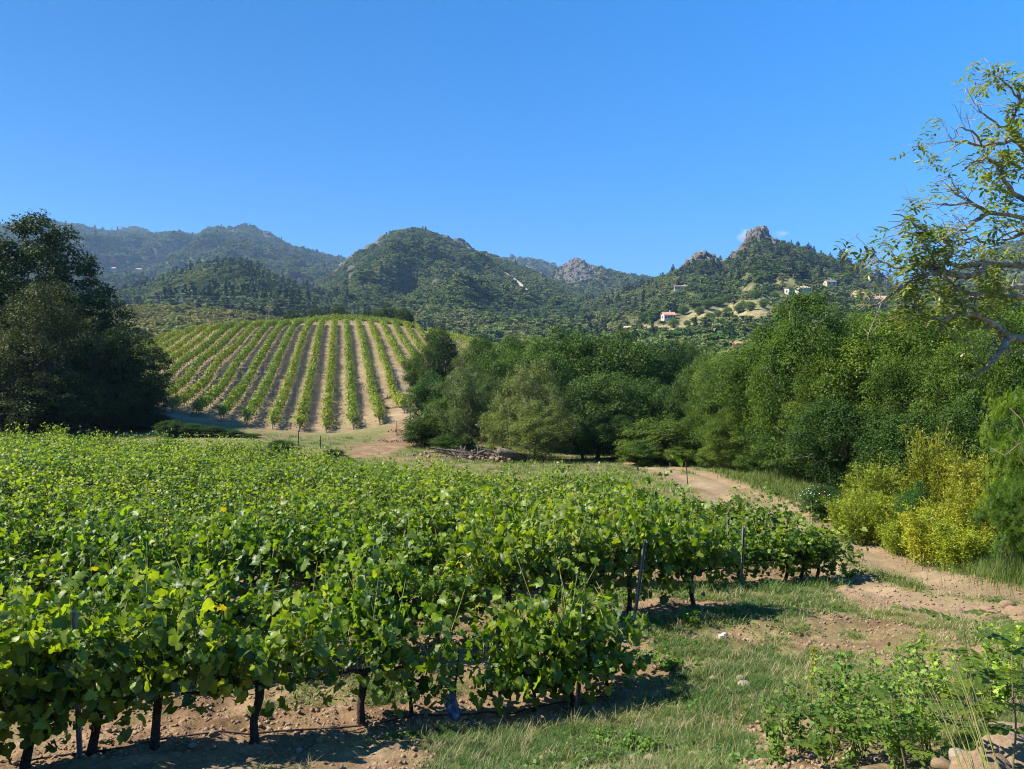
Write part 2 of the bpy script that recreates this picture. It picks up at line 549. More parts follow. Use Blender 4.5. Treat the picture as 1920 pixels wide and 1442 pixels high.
# rows of the near vineyard
RD = np.array((math.cos(math.radians(18)), math.sin(math.radians(18))))      # along a row
RN = np.array((-RD[1], RD[0]))                                               # from row to row
ROW0 = P(675, 1352, 8.5)[:2]
FIELD = np.array([(1.6, 8.6), (2.5, 12.0), (6.75, 15.4), (6.3, 18.5), (5.7, 22), (4.6, 27), (.84, 30), (-5.3, 36), (-11.2, 40), (-21, 46), (-34, 50), (-60, 60), (-60, -10), (1.6, 4)])
def inside(x, y, poly):
    c = np.zeros(np.shape(x), bool)
    n = len(poly)
    for i in range(n):
        (x1, y1), (x2, y2) = poly[i], poly[i - 1]
        cond = ((y1 > y) != (y2 > y)) & (x < (x2 - x1) * (y - y1) / (y2 - y1 + 1e-12) + x1)
        c ^= cond
    return c

def row_coord(x, y):
    """signed distance across rows in units of row spacing; 0 = front row"""
    return ((x - ROW0[0]) * RN[0] + (y - ROW0[1]) * RN[1]) / 2.32

# hillside vineyard: rows nearly along the view
HD = np.array((math.sin(math.radians(-12.6)), math.cos(math.radians(-12.6))))
HN = np.array((HD[1], -HD[0]))
H0 = P(612, 812, 66)[:2]
HSP = 2.3

def grass_w(x, y):
    """0 bare soil .. 1 grassy"""
    n = fbm(x * .55, y * .55, 3.0, 4)
    n = n + .55 * (fbm(x * 2.4, y * 2.4, 6.0, 3) - .5)
    fld = inside(x + 1.5 * (fbm(x * .9, y * .9, 12.0, 3) - .5), y + 1.5 * (fbm(x * .9, y * .9, 15.0, 3) - .5), FIELD)
    rc = row_coord(x, y)
    g = .56 + 1.9 * (n - .43)
    # in the vineyard: soil under the rows, thin weeds between
    under = np.abs(rc - np.round(rc))
    gf = 1.5 * (n - .52) + np.where(under > .25, .42, -.22)
    fld = fld & ~((rc < -.22) & (x > -1.3 + 1.5 * (n - .5)))
    g = np.where(fld, gf, g)
    # headland and bank beside the rows
    td = seg_dist(x, y, TRACK)
    verge = sstep(1.0, 2.2, td)
    wheel = np.exp(-((td - .75) / .42) ** 2)
    mid = np.exp(-(td / .35) ** 2) * .7 * (fbm(x * .8, y * .3, 9) > .45)
    near = y < 52
    tr = verge * (.65 + .9 * (n - .4)) + mid - wheel * .5
    g = np.where(near & (td < 2.6) & ~fld, tr, g)
    g = np.where((y > 30) & (y < 67), g + .22, g)
    hp = seg_dist(x, y, HPATH)
    g = np.where(y > 44, g * sstep(.8, 2.4, hp), g)
    # dry hillside
    a = (x - H0[0]) * HN[0] + (y - H0[1]) * HN[1]
    r = a / HSP
    alt = np.where(np.round(r - .5) % 2 == 0, .50, .12)
    g = np.where(y > 66, (alt + .8 * (n - .5) - .35 * np.exp(-((r - np.round(r)) / .22) ** 2)) * sstep(.6, 2.6, hp), g)
    return np.clip(g, 0, 1)

def rough_z(x, y):
    near = sstep(26, 14, y)
    soil = 1 - grass_w(x, y)
    r = (fbm(x * 1.1, y * 1.1, 1.7, 5) - .5) * .16 * sstep(60, 20, y)
    r += (fbm(x * 6.0, y * 6.0, 4.2, 3) - .5) * .19 * near * (.30 + .70 * soil)
    td = seg_dist(x, y, TRACK)
    r -= .07 * np.exp(-((td - .75) / .35) ** 2) * (y < 50)
    return r

def ground_z(x, y):
    return base_z(x, y) + rough_z(np.asarray(x, float), np.asarray(y, float))

def gz(x, y):
    return float(ground_z(np.array([x]), np.array([y]))[0])

def axis(fine0, fine1, step, lo, hi, grow=1.08, mx=3.0):
    a = list(np.arange(fine0, fine1, step))
    s, x = step, fine0
    left = []
    while x > lo:
        s = min(s * grow, mx); x -= s; left.append(x)
    s, x = step, a[-1]
    right = []
    while x < hi:
        s = min(s * grow, mx); x += s; right.append(x)
    return np.array(left[::-1] + a + right)

def grid_faces(nx, ny):
    i = np.arange((nx - 1) * (ny - 1))
    r, c = i // (nx - 1), i % (nx - 1)
    a = r * nx + c
    return np.stack((a, a + 1, a + nx + 1, a + nx), 1)

gx = axis(-5.5, 8.0, .075, -105, 105, 1.07, 2.6)
gy = axis(3.5, 16.0, .085, -12, 262, 1.035, 2.4)
GX, GY = np.meshgrid(gx, gy)
GZ = ground_z(GX, GY)
gw = grass_w(GX, GY)
me = np_mesh('ground', np.stack((GX.ravel(), GY.ravel(), GZ.ravel()), 1), grid_faces(len(gx), len(gy)), M['ground'], True, {'grass': gw.ravel(), 'dry': np.maximum(sstep(63, 68, GY) * .9, .9 * sstep(2.1, 1.0, seg_dist(GX, GY, TRACK)) * (GY < 52)).ravel()})
tag(link('ground', me), kind='structure')
# low valley floor reaching the horizon, well under everything else
vv = np.array([(-8000, -800, -16), (8000, -800, -16), (8000, 11000, -16), (-8000, 11000, -16)], float)
me = np_mesh('valley_floor', vv, np.array([(0, 1, 2, 3)]), M['hill'], False, {'rock': np.zeros(4), 'dry': np.zeros(4)})
tag(link('valley_floor', me), kind='structure')

# ------------------------------------------------------------------ crown prototypes (unit height), far trees
def crown_arrays(seed, n_clump, per, leaf, rx=.46, z0=.16, z1=1.0, clump=.13, flat=.75, droop=.25, tv=RHOMB_V, tf=RHOMB_F, holes=.0, shape=1.0, shell=.45):
    r = np.random.default_rng(seed)
    cz, hz = (z0 + z1) / 2, (z1 - z0) / 2
    d = r.normal(size=(n_clump * 3, 3)); d /= np.linalg.norm(d, axis=1, keepdims=True)
    rad = r.random(n_clump * 3) ** shell
    lump = .72 + .56 * fbm(d[:, 0] * 1.6 + seed, d[:, 1] * 1.6, d[:, 2] * 1.6, 3)
    c = d * (rad * lump)[:, None]
    zz = c[:, 2]
    wid = np.where(zz > 0, (1 - np.clip(zz, 0, 1) ** 2 * .25) ** shape, 1.0)
    c = np.stack((c[:, 0] * (rx - clump * .6) * wid, c[:, 1] * (rx - clump * .6) * wid, cz + zz * (hz - clump * .5)), 1)
    if holes:
        keep = fbm(c[:, 0] * 5 + seed, c[:, 1] * 5, c[:, 2] * 5, 2) > holes
        c = c[keep]
    c = c[:n_clump]
    R = clump * r.uniform(.6, 1.3, len(c))
    dd = r.normal(size=(len(c), per, 3)); dd /= np.linalg.norm(dd, axis=2, keepdims=True)
    dd[:, :, 2] = np.where(dd[:, :, 2] < -.25, -dd[:, :, 2], dd[:, :, 2])
    rr = R[:, None] * (.35 + .75 * r.random((len(c), per)) ** .7)
    p = c[:, None, :] + dd * rr[:, :, None] * np.array((1, 1, flat))
    p = p.reshape(-1, 3)
    n = dd.reshape(-1, 3) * .7 + r.normal(size=p.shape) * .5 + np.array((0, 0, .55))
    global rng
    keep_rng = rng; rng = r
    Rm = frames(n, r.normal(size=p.shape) * .6 + dd.reshape(-1, 3), droop)
    rng = keep_rng
    s = leaf * r.uniform(.6, 1.4, len(p))
    ctint = np.repeat(r.random(len(c)), per)
    tint = np.clip(ctint * .6 + r.random(len(p)) * .5 - .05, 0, 1)
    v, f, t = scatter_arrays(tv, tf, p, Rm, s, tint)
    return v, f, t, c

def far_proto(name, seed, n_clump, per, leaf, mat, **k):
    v, f, t, c = crown_arrays(seed, n_clump, per, leaf, **k)
    return bpy.data.objects.new(name, np_mesh(name, v, f, mat, False, {'tint': t}))

def pine_arrays(seed, tiers=13, per=34, leaf=.10, rx=.24, z0=.16, cone=.75):
    r = np.random.default_rng(seed)
    ps, ns = [], []
    for i in range(tiers):
        t = i / (tiers - 1)
        z = z0 + (1 - z0) * t
        R = rx * (1 - t) ** cone * r.uniform(.75, 1.15) + .02
        for b in range(max(4, int(9 * (1 - t)) + 3)):
            a = r.uniform(0, 2 * math.pi)
            L = R * r.uniform(.6, 1.15)
            n = max(3, int(per * L / rx * .35))
            q = r.random(n) ** .6
            w = .028
            ps.append(np.stack((np.cos(a) * L * q + r.normal(size=n) * w, np.sin(a) * L * q + r.normal(size=n) * w, z - .10 * L * q / rx + r.normal(size=n) * w * .8), 1))
    p = np.concatenate(ps)
    n = r.normal(size=p.shape) * .6 + np.array((0, 0, .7)) + np.stack((p[:, 0], p[:, 1], 0 * p[:, 0]), 1) * 3
    global rng
    k = rng; rng = r
    Rm = frames(n, np.stack((p[:, 0], p[:, 1], 0 * p[:, 0]), 1) * 6 + r.normal(size=p.shape) * .5, .2)
    rng = k
    return scatter_arrays(RHOMB_V, RHOMB_F, p, Rm, leaf * r.uniform(.6, 1.3, len(p)), r.random(len(p)))

FAR = bpy.data.collections.new('far_tree_kinds')
for i in range(5):
    FAR.objects.link(far_proto('a_crown', 100 + i, 22, 18, .17, M['wood_far'], rx=.62, z0=-.05, clump=.20, shell=.6, droop=0))
FAR2 = bpy.data.collections.new('ridge_tree_kinds')
for i in range(4):
    FAR2.objects.link(far_proto('e_crown', 120 + i, 24, 20, .16, M['wood_ridge'], rx=.62, z0=-.05, clump=.19, shell=.6, droop=0))
FARP = bpy.data.collections.new('far_pine_kinds')
for i in range(3):
    v, f, t = pine_arrays(140 + i, 9, 22, .16, .25, .1)
    FARP.objects.link(bpy.data.objects.new('b_pine', np_mesh('b_pine', v, f, M['pine'], False, {'tint': t})))
FARR = bpy.data.collections.new('far_rock_kinds')
def ico(sub):
    import bmesh
    bm = bmesh.new(); bmesh.ops.create_icosphere(bm, subdivisions=sub, radius=1)
    v = np.array([x.co[:] for x in bm.verts]); f = np.array([[q.index for q in p.verts] for p in bm.faces]); bm.free()
    return v, f
def rock_shape(seed, sub=2, amp=.55, freq=1.3, facet=True):
    v, f = ico(sub)
    n = fbm(v[:, 0] * freq + seed * 3.1, v[:, 1] * freq + seed, v[:, 2] * freq, 3)
    v = v * (1 - amp / 2 + amp * n)[:, None]
    r = np.random.default_rng(seed)
    for _ in range(7 if facet else 3):       # flat breaks
        d = r.normal(size=3); d /= np.linalg.norm(d)
        lim = r.uniform(.55, .8)
        q = v @ d
        v = v - np.where(q > lim, q - lim, 0)[:, None] * d
    return v, f
for i in range(4):
    v, f = rock_shape(i + 1, 2)
    FARR.objects.link(bpy.data.objects.new('c_rock', np_mesh('c_rock', v, f, M['rock'])))

def gn_instances(name, pts, scale, rotz, coll, label=None, zsc=1.0):
    """ONE object whose points carry far-off growth that nobody could count."""
    me = bpy.data.meshes.new(name)
    n = len(pts)
    me.vertices.add(n)
    me.vertices.foreach_set('co', np.ascontiguousarray(pts, dtype=np.float32).ravel())
    for an, dt, val in (('size', 'FLOAT_VECTOR', scale), ('turn', 'FLOAT_VECTOR', rotz)):
        a = me.attributes.new(an, dt, 'POINT')
        a.data.foreach_set('vector', np.ascontiguousarray(val, dtype=np.float32).ravel())
    o = link(name, me)
    ng = bpy.data.node_groups.new(name + '_nodes', 'GeometryNodeTree')
    ng.interface.new_socket('Geometry', in_out='INPUT', socket_type='NodeSocketGeometry')
    ng.interface.new_socket('Geometry', in_out='OUTPUT', socket_type='NodeSocketGeometry')
    N, L = ng.nodes, ng.links
    gi, go = N.new('NodeGroupInput'), N.new('NodeGroupOutput')
    ip = N.new('GeometryNodeInstanceOnPoints')
    ci = N.new('GeometryNodeCollectionInfo')
    ci.inputs['Collection'].default_value = coll
    ci.inputs['Separate Children'].default_value = True
    ci.inputs['Reset Children'].default_value = True
    def na(nm):
        a = N.new('GeometryNodeInputNamedAttribute'); a.data_type = 'FLOAT_VECTOR'; a.inputs['Name'].default_value = nm
        return a.outputs[0]
    L.new(gi.outputs[0], ip.inputs['Points'])
    L.new(ci.outputs[0], ip.inputs['Instance'])
    ip.inputs['Pick Instance'].default_value = True
    rv = N.new('FunctionNodeRandomValue'); rv.data_type = 'INT'
    rv.inputs[4].default_value = 0; rv.inputs[5].default_value = len(coll.objects) - 1
    L.new(rv.outputs[2], ip.inputs['Instance Index'])
    L.new(na('turn'), ip.inputs['Rotation'])
    L.new(na('size'), ip.inputs['Scale'])
    L.new(ip.outputs[0], go.inputs[0])
    o.modifiers.new('scatter', 'NODES').node_group = ng
    return tag(o, label, None, None, 'stuff')

# ------------------------------------------------------------------ hills and mountains
class Hill:
    def __init__(s, name, sil, D, d0, zb, pw=1.3, tree_h=0.0, gully=.10, gscale=60, seed=0, nu=150, nv=60, rock=None, dry=None, lo=0, dslope=0.0, peaky=.0, pxpad=0):
        s.name, s.D, s.d0, s.zb, s.pw, s.lo = name, D, d0, zb, pw, lo
        s.sil = np.array(sil, float)
        s.gully, s.gscale, s.seed, s.tree_h, s.dslope, s.peaky = gully, gscale, seed, tree_h, dslope, peaky
        s.rockf, s.dryf = rock, dry
        px = np.linspace(s.sil[0, 0], s.sil[-1, 0], nu)
        t = np.r_[np.linspace(0, 1, nv), 1 + np.linspace(.06, .9, 12)]
        PX, T = np.meshgrid(px, t)
        X, Y, Z = s.surf(PX, T)
        rk = np.clip(rock(PX, T), 0, 1) if rock else np.zeros_like(PX)
        dr = np.clip(dry(PX, T, X, Y), 0, 1) if dry else np.zeros_like(PX)
        s.grid = (PX, T, X, Y, Z, rk, dr)
        me = np_mesh(name, np.stack((X.ravel(), Y.ravel(), Z.ravel()), 1), grid_faces(nu, len(t)), M['hill'], True, {'rock': rk.ravel(), 'dry': dr.ravel()})
        tag(link(name, me), kind='structure')
    def dist(s, px):
        return s.D + s.dslope * (np.asarray(px, float) - s.sil[:, 0].mean())
    def surf(s, px, t):
        px, t = np.asarray(px, float), np.asarray(t, float)
        py = np.interp(px, s.sil[:, 0], s.sil[:, 1])
        D = s.dist(px)
        v = (CY - py) / F
        zr = D * (-math.sin(PITCH) + math.cos(PITCH) * v) / (math.cos(PITCH) + math.sin(PITCH) * v) - s.tree_h
        tf_ = np.clip(t, 0, 1)
        d = s.d0 + (D - s.d0) * t
        u = (px - CX) / F
        X = u * (s.d0 + (D - s.d0) * t)
        h = tf_ ** s.pw
        amp = s.gully * (zr - s.zb) * np.sin(np.pi * np.clip(tf_, 0, 1)) ** .8
        g = fbm(X / s.gscale + s.seed, d / (s.gscale * 2.2), s.seed, 5, True) - .55
        z = s.zb + (zr - s.zb) * h + amp * g * 2
        back = np.clip(t - 1, 0, None)
        z = np.where(t > 1, zr - (zr - s.zb) * np.clip(back * 1.15, 0, 1) ** 1.1, z)
        return X, d, z
    def at(s, px, py):
        t = np.linspace(0.02, 1, 600)
        X, Y, Z = s.surf(np.full_like(t, px), t)
        c, sn = math.cos(PITCH), math.sin(PITCH)
        yy = CY - F * (Y * sn + Z * c) / (Y * c - Z * sn)
        vis = np.minimum.accumulate(yy)
        i = int(np.argmax(vis <= py)) if (vis <= py).any() else len(t) - 1
        return np.array((X[i], Y[i], Z[i]))
    def scatter(s, n, seed, tmin=.02, tmax=1.12):
        PX, T, X, Y, Z, rk, dr = s.grid
        r = np.random.default_rng(seed)
        px = r.uniform(s.sil[0, 0], s.sil[-1, 0], n)
        t = tmin + (tmax - tmin) * r.random(n) ** .8
        X, Y, Z = s.surf(px, t)
        rk = np.clip(s.rockf(px, t), 0, 1) if s.rockf else np.zeros(n)
        dr = np.clip(s.dryf(px, t, X, Y), 0, 1) if s.dryf else np.zeros(n)
        return px, t, np.stack((X, Y, Z), 1), rk, dr, r

def wood(hill, name, n, smin, smax, seed, keep=None, pines=0, extra=None, tmin=.02, tmax=1.1, hz=1.0, coll=None):
    px, t, p, rk, dr, r = hill.scatter(n, seed, tmin, tmax)
    k = (r.random(n) > rk * 1.15) & (r.random(n) > dr * 1.4)
    # thin patches of lower scrub between denser growth
    dens = fbm(p[:, 0] / 90 + seed, p[:, 1] / 90, 0, 4)
    k &= r.random(n) < sstep(.25, .5, dens) * .6 + .45
    if extra is not None: k &= extra(px, t, p)
    p, rk = p[k], rk[k]
    m = len(p)
    s = smin + (smax - smin) * r.random(m) ** 1.6
    s *= .75 + .7 * fbm(p[:, 0] / 60, p[:, 1] / 60, seed, 3)
    s *= 1 - .6 * np.clip(rk, 0, 1)
    p[:, 2] -= s * .08
    sv = np.stack((s * r.uniform(.85, 1.25, m), s * r.uniform(.85, 1.25, m), s * r.uniform(.65, 1.05, m) * hz), 1)
    rot = np.stack((np.zeros(m), np.zeros(m), r.uniform(0, 6.28, m)), 1)
    pin = (r.random(m) < pines * sstep(.4, .6, fbm(p[:, 0] / 50 + 9, p[:, 1] / 50, seed, 3)) * 2) if pines else np.zeros(m, bool)
    gn_instances(name, p[~pin], sv[~pin], rot[~pin], coll or FAR)
    if pin.sum() > 3:
        q = sv[pin].copy(); q[:, :2] *= 1.0; q *= 1.55
        gn_instances('pine_woods', p[pin], q, rot[pin], FARP)

def crags(hill, name, n, smin, smax, seed, thr=.5):
    px, t, p, rk, dr, r = hill.scatter(n, seed, .3, 1.03)
    k = r.random(n) < np.clip((rk - .25) * 1.5, 0, 1)
    p = p[k]; m = len(p)
    s = smin + (smax - smin) * r.random(m) ** 2.5
    sv = np.stack((s * r.uniform(.7, 1.3, m), s * r.uniform(.7, 1.3, m), s * r.uniform(.7, 1.5, m)), 1)
    rot = np.stack((r.normal(size=m) * .25, r.normal(size=m) * .25, r.uniform(0, 6.28, m)), 1)
    gn_instances(name, p, sv, rot, FARR)

def blob(px, py_or_t, cx, ct, wx, wt):
    return np.exp(-((px - cx) / wx) ** 2 - ((py_or_t - ct) / wt) ** 2)

# farthest: left mountain chain
def rk4(px, t):
    n = fbm(px / 22, t * 9, 3, 4, True)
    return (n - .5) * 2.2 * (np.exp(-((px - 455) / 75) ** 2) * sstep(.72, .98, t) * 1.1 + .35 * np.exp(-((px - 620) / 45) ** 2) * sstep(.3, .8, t) + .22 * sstep(.6, 1, t))
far_left = Hill('mountain', [(-330, 470), (-120, 440), (-20, 424), (60, 414), (95, 412), (130, 419), (180, 429), (225, 434), (285, 438), (330, 435), (375, 440), (392, 429), (410, 426), (440, 428), (462, 423), (480, 424), (496, 432),
                            (512, 437), (526, 449), (555, 463), (600, 473), (640, 481), (690, 490), (760, 505), (860, 520)], 2500, 900, 5, 1.05, 6, .16, 170, 3, 200, 70, rk4)
wood(far_left, 'mountain_woods', 46000, 7, 14, 41, pines=.03)
crags(far_left, 'mountain_rocks', 5000, 2, 8, 42)
far_peak = Hill('far_mountain', [(190, 470), (225, 438), (240, 430), (258, 425), (272, 428), (290, 440), (330, 470)], 3300, 2300, 150, 1.2, 5, .1, 150, 5, 60, 30)
wood(far_peak, 'far_mountain_woods', 3000, 12, 22, 43)
# distant ridge and rock massif right of centre
far_mid = Hill('distant_ridge', [(880, 500), (945, 483), (965, 480), (995, 481), (1015, 488), (1040, 498), (1100, 510), (1180, 520), (1260, 530)], 2800, 1800, 60, 1.1, 6, .12, 150, 8, 80, 40, lambda px, t: (fbm(px / 20, t * 8, 6, 4, True) - .5) * 2.0 * sstep(.5, 1, t))
wood(far_mid, 'distant_ridge_woods', 5000, 9, 17, 44)
crags(far_mid, 'distant_ridge_rocks', 2000, 3, 12, 45)
def rkm(px, t):
    n = fbm(px / 14, t * 8, 1, 4, True)
    return np.exp(-((px - 1082) / 50) ** 2) * sstep(.35, .7, t) * (.55 + 1.6 * (n - .4)) + .3 * (n - .4)
massif = Hill('rock_massif', [(980, 560), (1020, 535), (1035, 515), (1045, 505), (1058, 498), (1068, 490), (1080, 487), (1093, 489), (1102, 496), (1114, 500), (1130, 503), (1160, 513), (1200, 522), (1230, 527), (1300, 545)], 1750, 1150, 30, 1.0, 2, .22, 60, 12, 150, 70, rkm)
wood(massif, 'massif_woods', 8000, 6, 13, 46)
crags(massif, 'massif_rocks', 4000, 1.5, 5, 47)
# central mountain
def rkc(px, t):
    n = fbm(px / 14, t * 9, 2, 4, True)
    ridge = sstep(.84, .96, t) * (np.exp(-((px - 700) / 60) ** 2) * 1.3 + np.exp(-((px - 765) / 40) ** 2) * .7 + np.exp(-((px - 862) / 22) ** 2) * 1.3)
    left = 1.1 * np.exp(-((px - 660) / 45) ** 2) * sstep(.55, .95, t)
    scar = 1.6 * np.exp(-((px - (905 + (1 - t) * 0)) / 10) ** 2) * sstep(.90, .95, t) * 0
    return (n - .30) * 2.2 * (ridge + left) + (fbm(px / 9, t * 14, 7, 3) - .66) * 2.5
central = Hill('central_mountain', [(430, 560), (520, 552), (590, 533), (618, 515), (640, 503), (655, 491), (672, 475), (690, 470), (705, 459), (722, 447), (738, 437), (750, 434), (760, 438), (775, 433), (790, 431), (808, 434), (822, 441), (838, 443), (850, 452),
                                    (862, 451), (876, 457), (888, 468), (905, 472), (930, 482), (950, 490), (985, 503), (1010, 516), (1040, 530), (1075, 545), (1110, 560), (1160, 578), (1230, 596), (1330, 620)], 1350, 430, 2, 1.15, 3, .17, 95, 21, 240, 90, rkc)
SCARS = [central.at(px, py) for px, py in [(946, 514), (950, 517), (954, 520), (958, 522), (962, 525), (965, 527), (969, 530), (972, 533), (976, 536), (980, 540), (984, 544), (988, 549), (897, 473), (901, 475), (905, 476), (909, 479), (913, 482)]]
def c_extra(px, t, p):
    k = np.ones(len(p), bool)
    for c in SCARS:
        k &= ~((np.abs(p[:, 0] - c[0]) < 5.0) & (p[:, 1] - c[1] > -26) & (p[:, 1] - c[1] < 8))
    return k
wood(central, 'central_woods', 62000, 4.0, 8.5, 51, extra=c_extra, pines=.015)
crags(central, 'central_rocks', 20000, 2, 9, 52)
# lower hill in front of the left chain
mid_left = Hill('lower_hill', [(60, 600), (130, 575), (190, 556), (240, 541), (290, 523), (330, 509), (380, 494), (420, 488), (450, 487), (480, 496), (510, 507), (550, 525), (590, 540), (620, 548), (680, 560), (760, 590), (840, 620)], 850, 360, 2, 1.1, 6, .16, 70, 31, 150, 60, lambda px, t: (fbm(px / 9, t * 14, 7, 3) - .64) * 2.5)
wood(mid_left, 'lower_hill_woods', 24000, 4, 8, 53, pines=.12)
# low wooded ridge just behind the vineyard
low_ridge = Hill('wooded_ridge', [(-60, 600), (60, 590), (150, 578), (215, 570), (260, 566), (300, 563), (345, 567), (400, 572), (450, 578), (520, 588), (580, 597), (680, 612), (800, 640)], 400, 215, -8, .9, 5, .08, 40, 36, 110, 30)
wood(low_ridge, 'ridge_woods', 9000, 3.6, 6.5, 54, hz=.9, coll=FAR2)
# right hand hill with houses and terraces
def rkr(px, t):
    n = fbm(px / 12, t * 9, 4, 4, True)
    return (n - .3) * 2.4 * (np.exp(-((px - 1412) / 38) ** 2) * sstep(.86, .96, t) + np.exp(-((px - 1318) / 26) ** 2) * sstep(.9, .97, t) * .9 + np.exp(-((px - 1380) / 25) ** 2) * sstep(.9, .98, t)) + (fbm(px / 9, t * 14, 7, 3) - .68) * 2.5
def proj_y(X, Y, px, t, hill):
    return None
def dry_r(px, t, X, Y):
    hx, hy, hz_ = right_fn(px, t)
    c, sn = math.cos(PITCH), math.sin(PITCH)
    py = CY - F * (hy * sn + hz_ * c) / (hy * c - hz_ * sn)
    n = fbm(px / 26, py / 5, 2, 3)
    slope = py + (px - 1300) * .165          # terraces drop towards the left
    a = 1.3 * np.exp(-((slope - 607) / 12) ** 2) * sstep(1225, 1275, px) * sstep(1475, 1430, px)
    b = 1.2 * np.exp(-((slope - 586) / 7) ** 2) * sstep(1270, 1300, px) * sstep(1475, 1440, px) * .8
    e = np.exp(-((slope - 557) / 4) ** 2) * sstep(1380, 1400, px) * sstep(1480, 1460, px) * .7
    g = np.exp(-((py - 618) / 9) ** 2) * sstep(1165, 1190, px) * sstep(1290, 1250, px)
    k = np.exp(-((py - 527) / 4) ** 2) * sstep(1440, 1470, px) * sstep(1520, 1500, px) * .6
    return np.clip((a + b + e + g + k) * (1.4 * n + .55), 0, 1)
right_sil = [(1040, 580), (1090, 568), (1130, 556), (1165, 546), (1190, 538), (1215, 527), (1240, 515), (1262, 506), (1283, 498), (1296, 487), (1308, 481), (1320, 477), (1335, 482), (1358, 487), (1375, 474), (1390, 461), (1400, 450), (1412, 441), (1424, 437), (1436, 441), (1446, 450), (1462, 449), (1475, 455),
             (1492, 461), (1520, 472), (1560, 487), (1600, 501), (1640, 520), (1680, 534), (1720, 545), (1800, 560), (1900, 572), (2050, 580)]
class _R: pass
_tmp = Hill.__new__(Hill)
_tmp.D, _tmp.d0, _tmp.zb, _tmp.pw, _tmp.sil = 860, 270, -8, 1.25, np.array(right_sil, float)
_tmp.gully, _tmp.gscale, _tmp.seed, _tmp.tree_h, _tmp.dslope = .10, 60, 77, 4, 0
right_fn = _tmp.surf
right_hill = Hill('right_hill', right_sil, 860, 270, -8, 1.25, 4, .10, 60, 77, 240, 100, rkr, dry_r)
HOUSE_SPOTS = [(1252, 600, 13), (1277, 544, 20), (1478, 553, 8), (1502, 549, 12), (1553, 536, 12), (1606, 560, 12), (1640, 566, 22), (1185, 622, 14), (1229, 621, 7)]
def r_extra(px, t, p):
    k = ~((np.abs(px - 1425) < 24) & (t > .975))
    for hx, hy, hw in HOUSE_SPOTS:
        c = right_hill.at(hx, hy)
        dx = np.abs(p[:, 0] - c[0]); dy = p[:, 1] - c[1]
        k &= ~((dx < hw * .62 + 3) & (dy > -13) & (dy < 8))
    return k
wood(right_hill, 'right_hill_woods', 13500, 3.5, 7.5, 55, pines=.05, extra=r_extra)
crags(right_hill, 'right_hill_rocks', 5000, 1, 5, 56)
# slope glimpsed behind the close tree
far_right = Hill('right_mountain', [(1660, 560), (1720, 535), (1780, 505), (1830, 482), (1870, 463), (1900, 450), (1960, 430), (2060, 410), (2200, 420)], 1500, 800, 0, 1.1, 4, .12, 90, 91, 70, 40)
wood(far_right, 'right_mountain_woods', 6000, 6, 11, 57)
# valley woods between the field trees and the right hill
val = Hill('valley_slope', [(840, 660), (940, 650), (1050, 645), (1200, 640), (1300, 645), (1400, 640), (1500, 630), (1700, 620), (1900, 600), (2100, 590)], 300, 130, -12, 1.0, 4, .05, 40, 15, 70, 25)
wood(val, 'valley_woods', 2600, 5, 9, 58)

# summit crags as shaped rock bodies
def summit(name, sil, D, depth, seed):
    """sil: outline of the crag in the photo; the rock stands at its own distance with real depth."""
    pts = np.array([P(x, y, D) for x, y in sil])
    x0, x1, zt, zb = pts[:, 0].min(), pts[:, 0].max(), pts[:, 2].max(), pts[:, 2].min()
    nu, nv = 130, 80
    u = np.linspace(x0, x1, nu); w = np.linspace(-1, 1, nv)
    top = np.interp(u, pts[:, 0], pts[:, 2])
    U, W = np.meshgrid(u, w)
    Tp = np.broadcast_to(top, U.shape)
    prof = np.clip(1 - np.abs(W) ** 1.6, 0, 1)
    Z = zb - 14 + (Tp - zb + 14) * prof
    sc_ = (zt - zb)
    n = fbm(U / sc_ * 3.2 + seed, W * 2.2, Z / sc_ * 2.5, 5, True)
    n2 = fbm(U / sc_ * 9 + seed, W * 6, Z / sc_ * 7, 3, True)
    n3 = vnoise(U / sc_ * 5 + seed, W * 3.5, 2.0); n3 = np.floor(n3 * 6) / 6
    Z = Z + ((n - .55) * .26 + (n2 - .5) * .16 + (n3 - .45) * .22) * sc_ * np.clip(prof * 3, 0, 1)
    Y = D + W * depth + (fbm(U / sc_ * 4, Z / sc_ * 4, seed, 4, True) - .5) * depth * .5
    me = np_mesh(name, np.stack((U.ravel(), Y.ravel(), Z.ravel()), 1), grid_faces(nu, nv), M['rock'], False)
    tag(link(name, me), kind='structure')
    # loose blocks and tors standing on it
    r = np.random.default_rng(seed * 5)
    i = r.choice(np.flatnonzero((prof.ravel() > .25)), 170)
    q = np.stack((U.ravel()[i], Y.ravel()[i], Z.ravel()[i] - .6), 1)
    s = (x1 - x0) / 60 * (.6 + 1.7 * r.random(170) ** 2)
    gn_instances('summit_rocks', q, np.stack((s * r.uniform(.7, 1.2, 170), s * r.uniform(.7, 1.2, 170), s * r.uniform(.8, 1.7, 170)), 1), np.stack((r.normal(size=170) * .2, r.normal(size=170) * .2, r.uniform(0, 6.28, 170)), 1), FARR)
summit('summit_crag', [(1352, 496), (1366, 486), (1378, 472), (1388, 462), (1396, 452), (1402, 441), (1410, 434), (1420, 429), (1430, 428), (1438, 432), (1444, 440), (1449, 447), (1458, 452), (1470, 462)], 852, 26, 3)
summit('west_crag', [(1282, 497), (1292, 486), (1300, 479), (1310, 473), (1322, 472), (1332, 476), (1344, 484), (1356, 492)], 840, 20, 5)
summit('ridge_crag', [(700, 466), (716, 452), (728, 442), (740, 434), (750, 432), (757, 437), (765, 442)], 1345, 35, 9)
summit('ridge_crag', [(846, 455), (856, 449), (866, 448), (876, 455), (884, 464)], 1345, 22, 12)
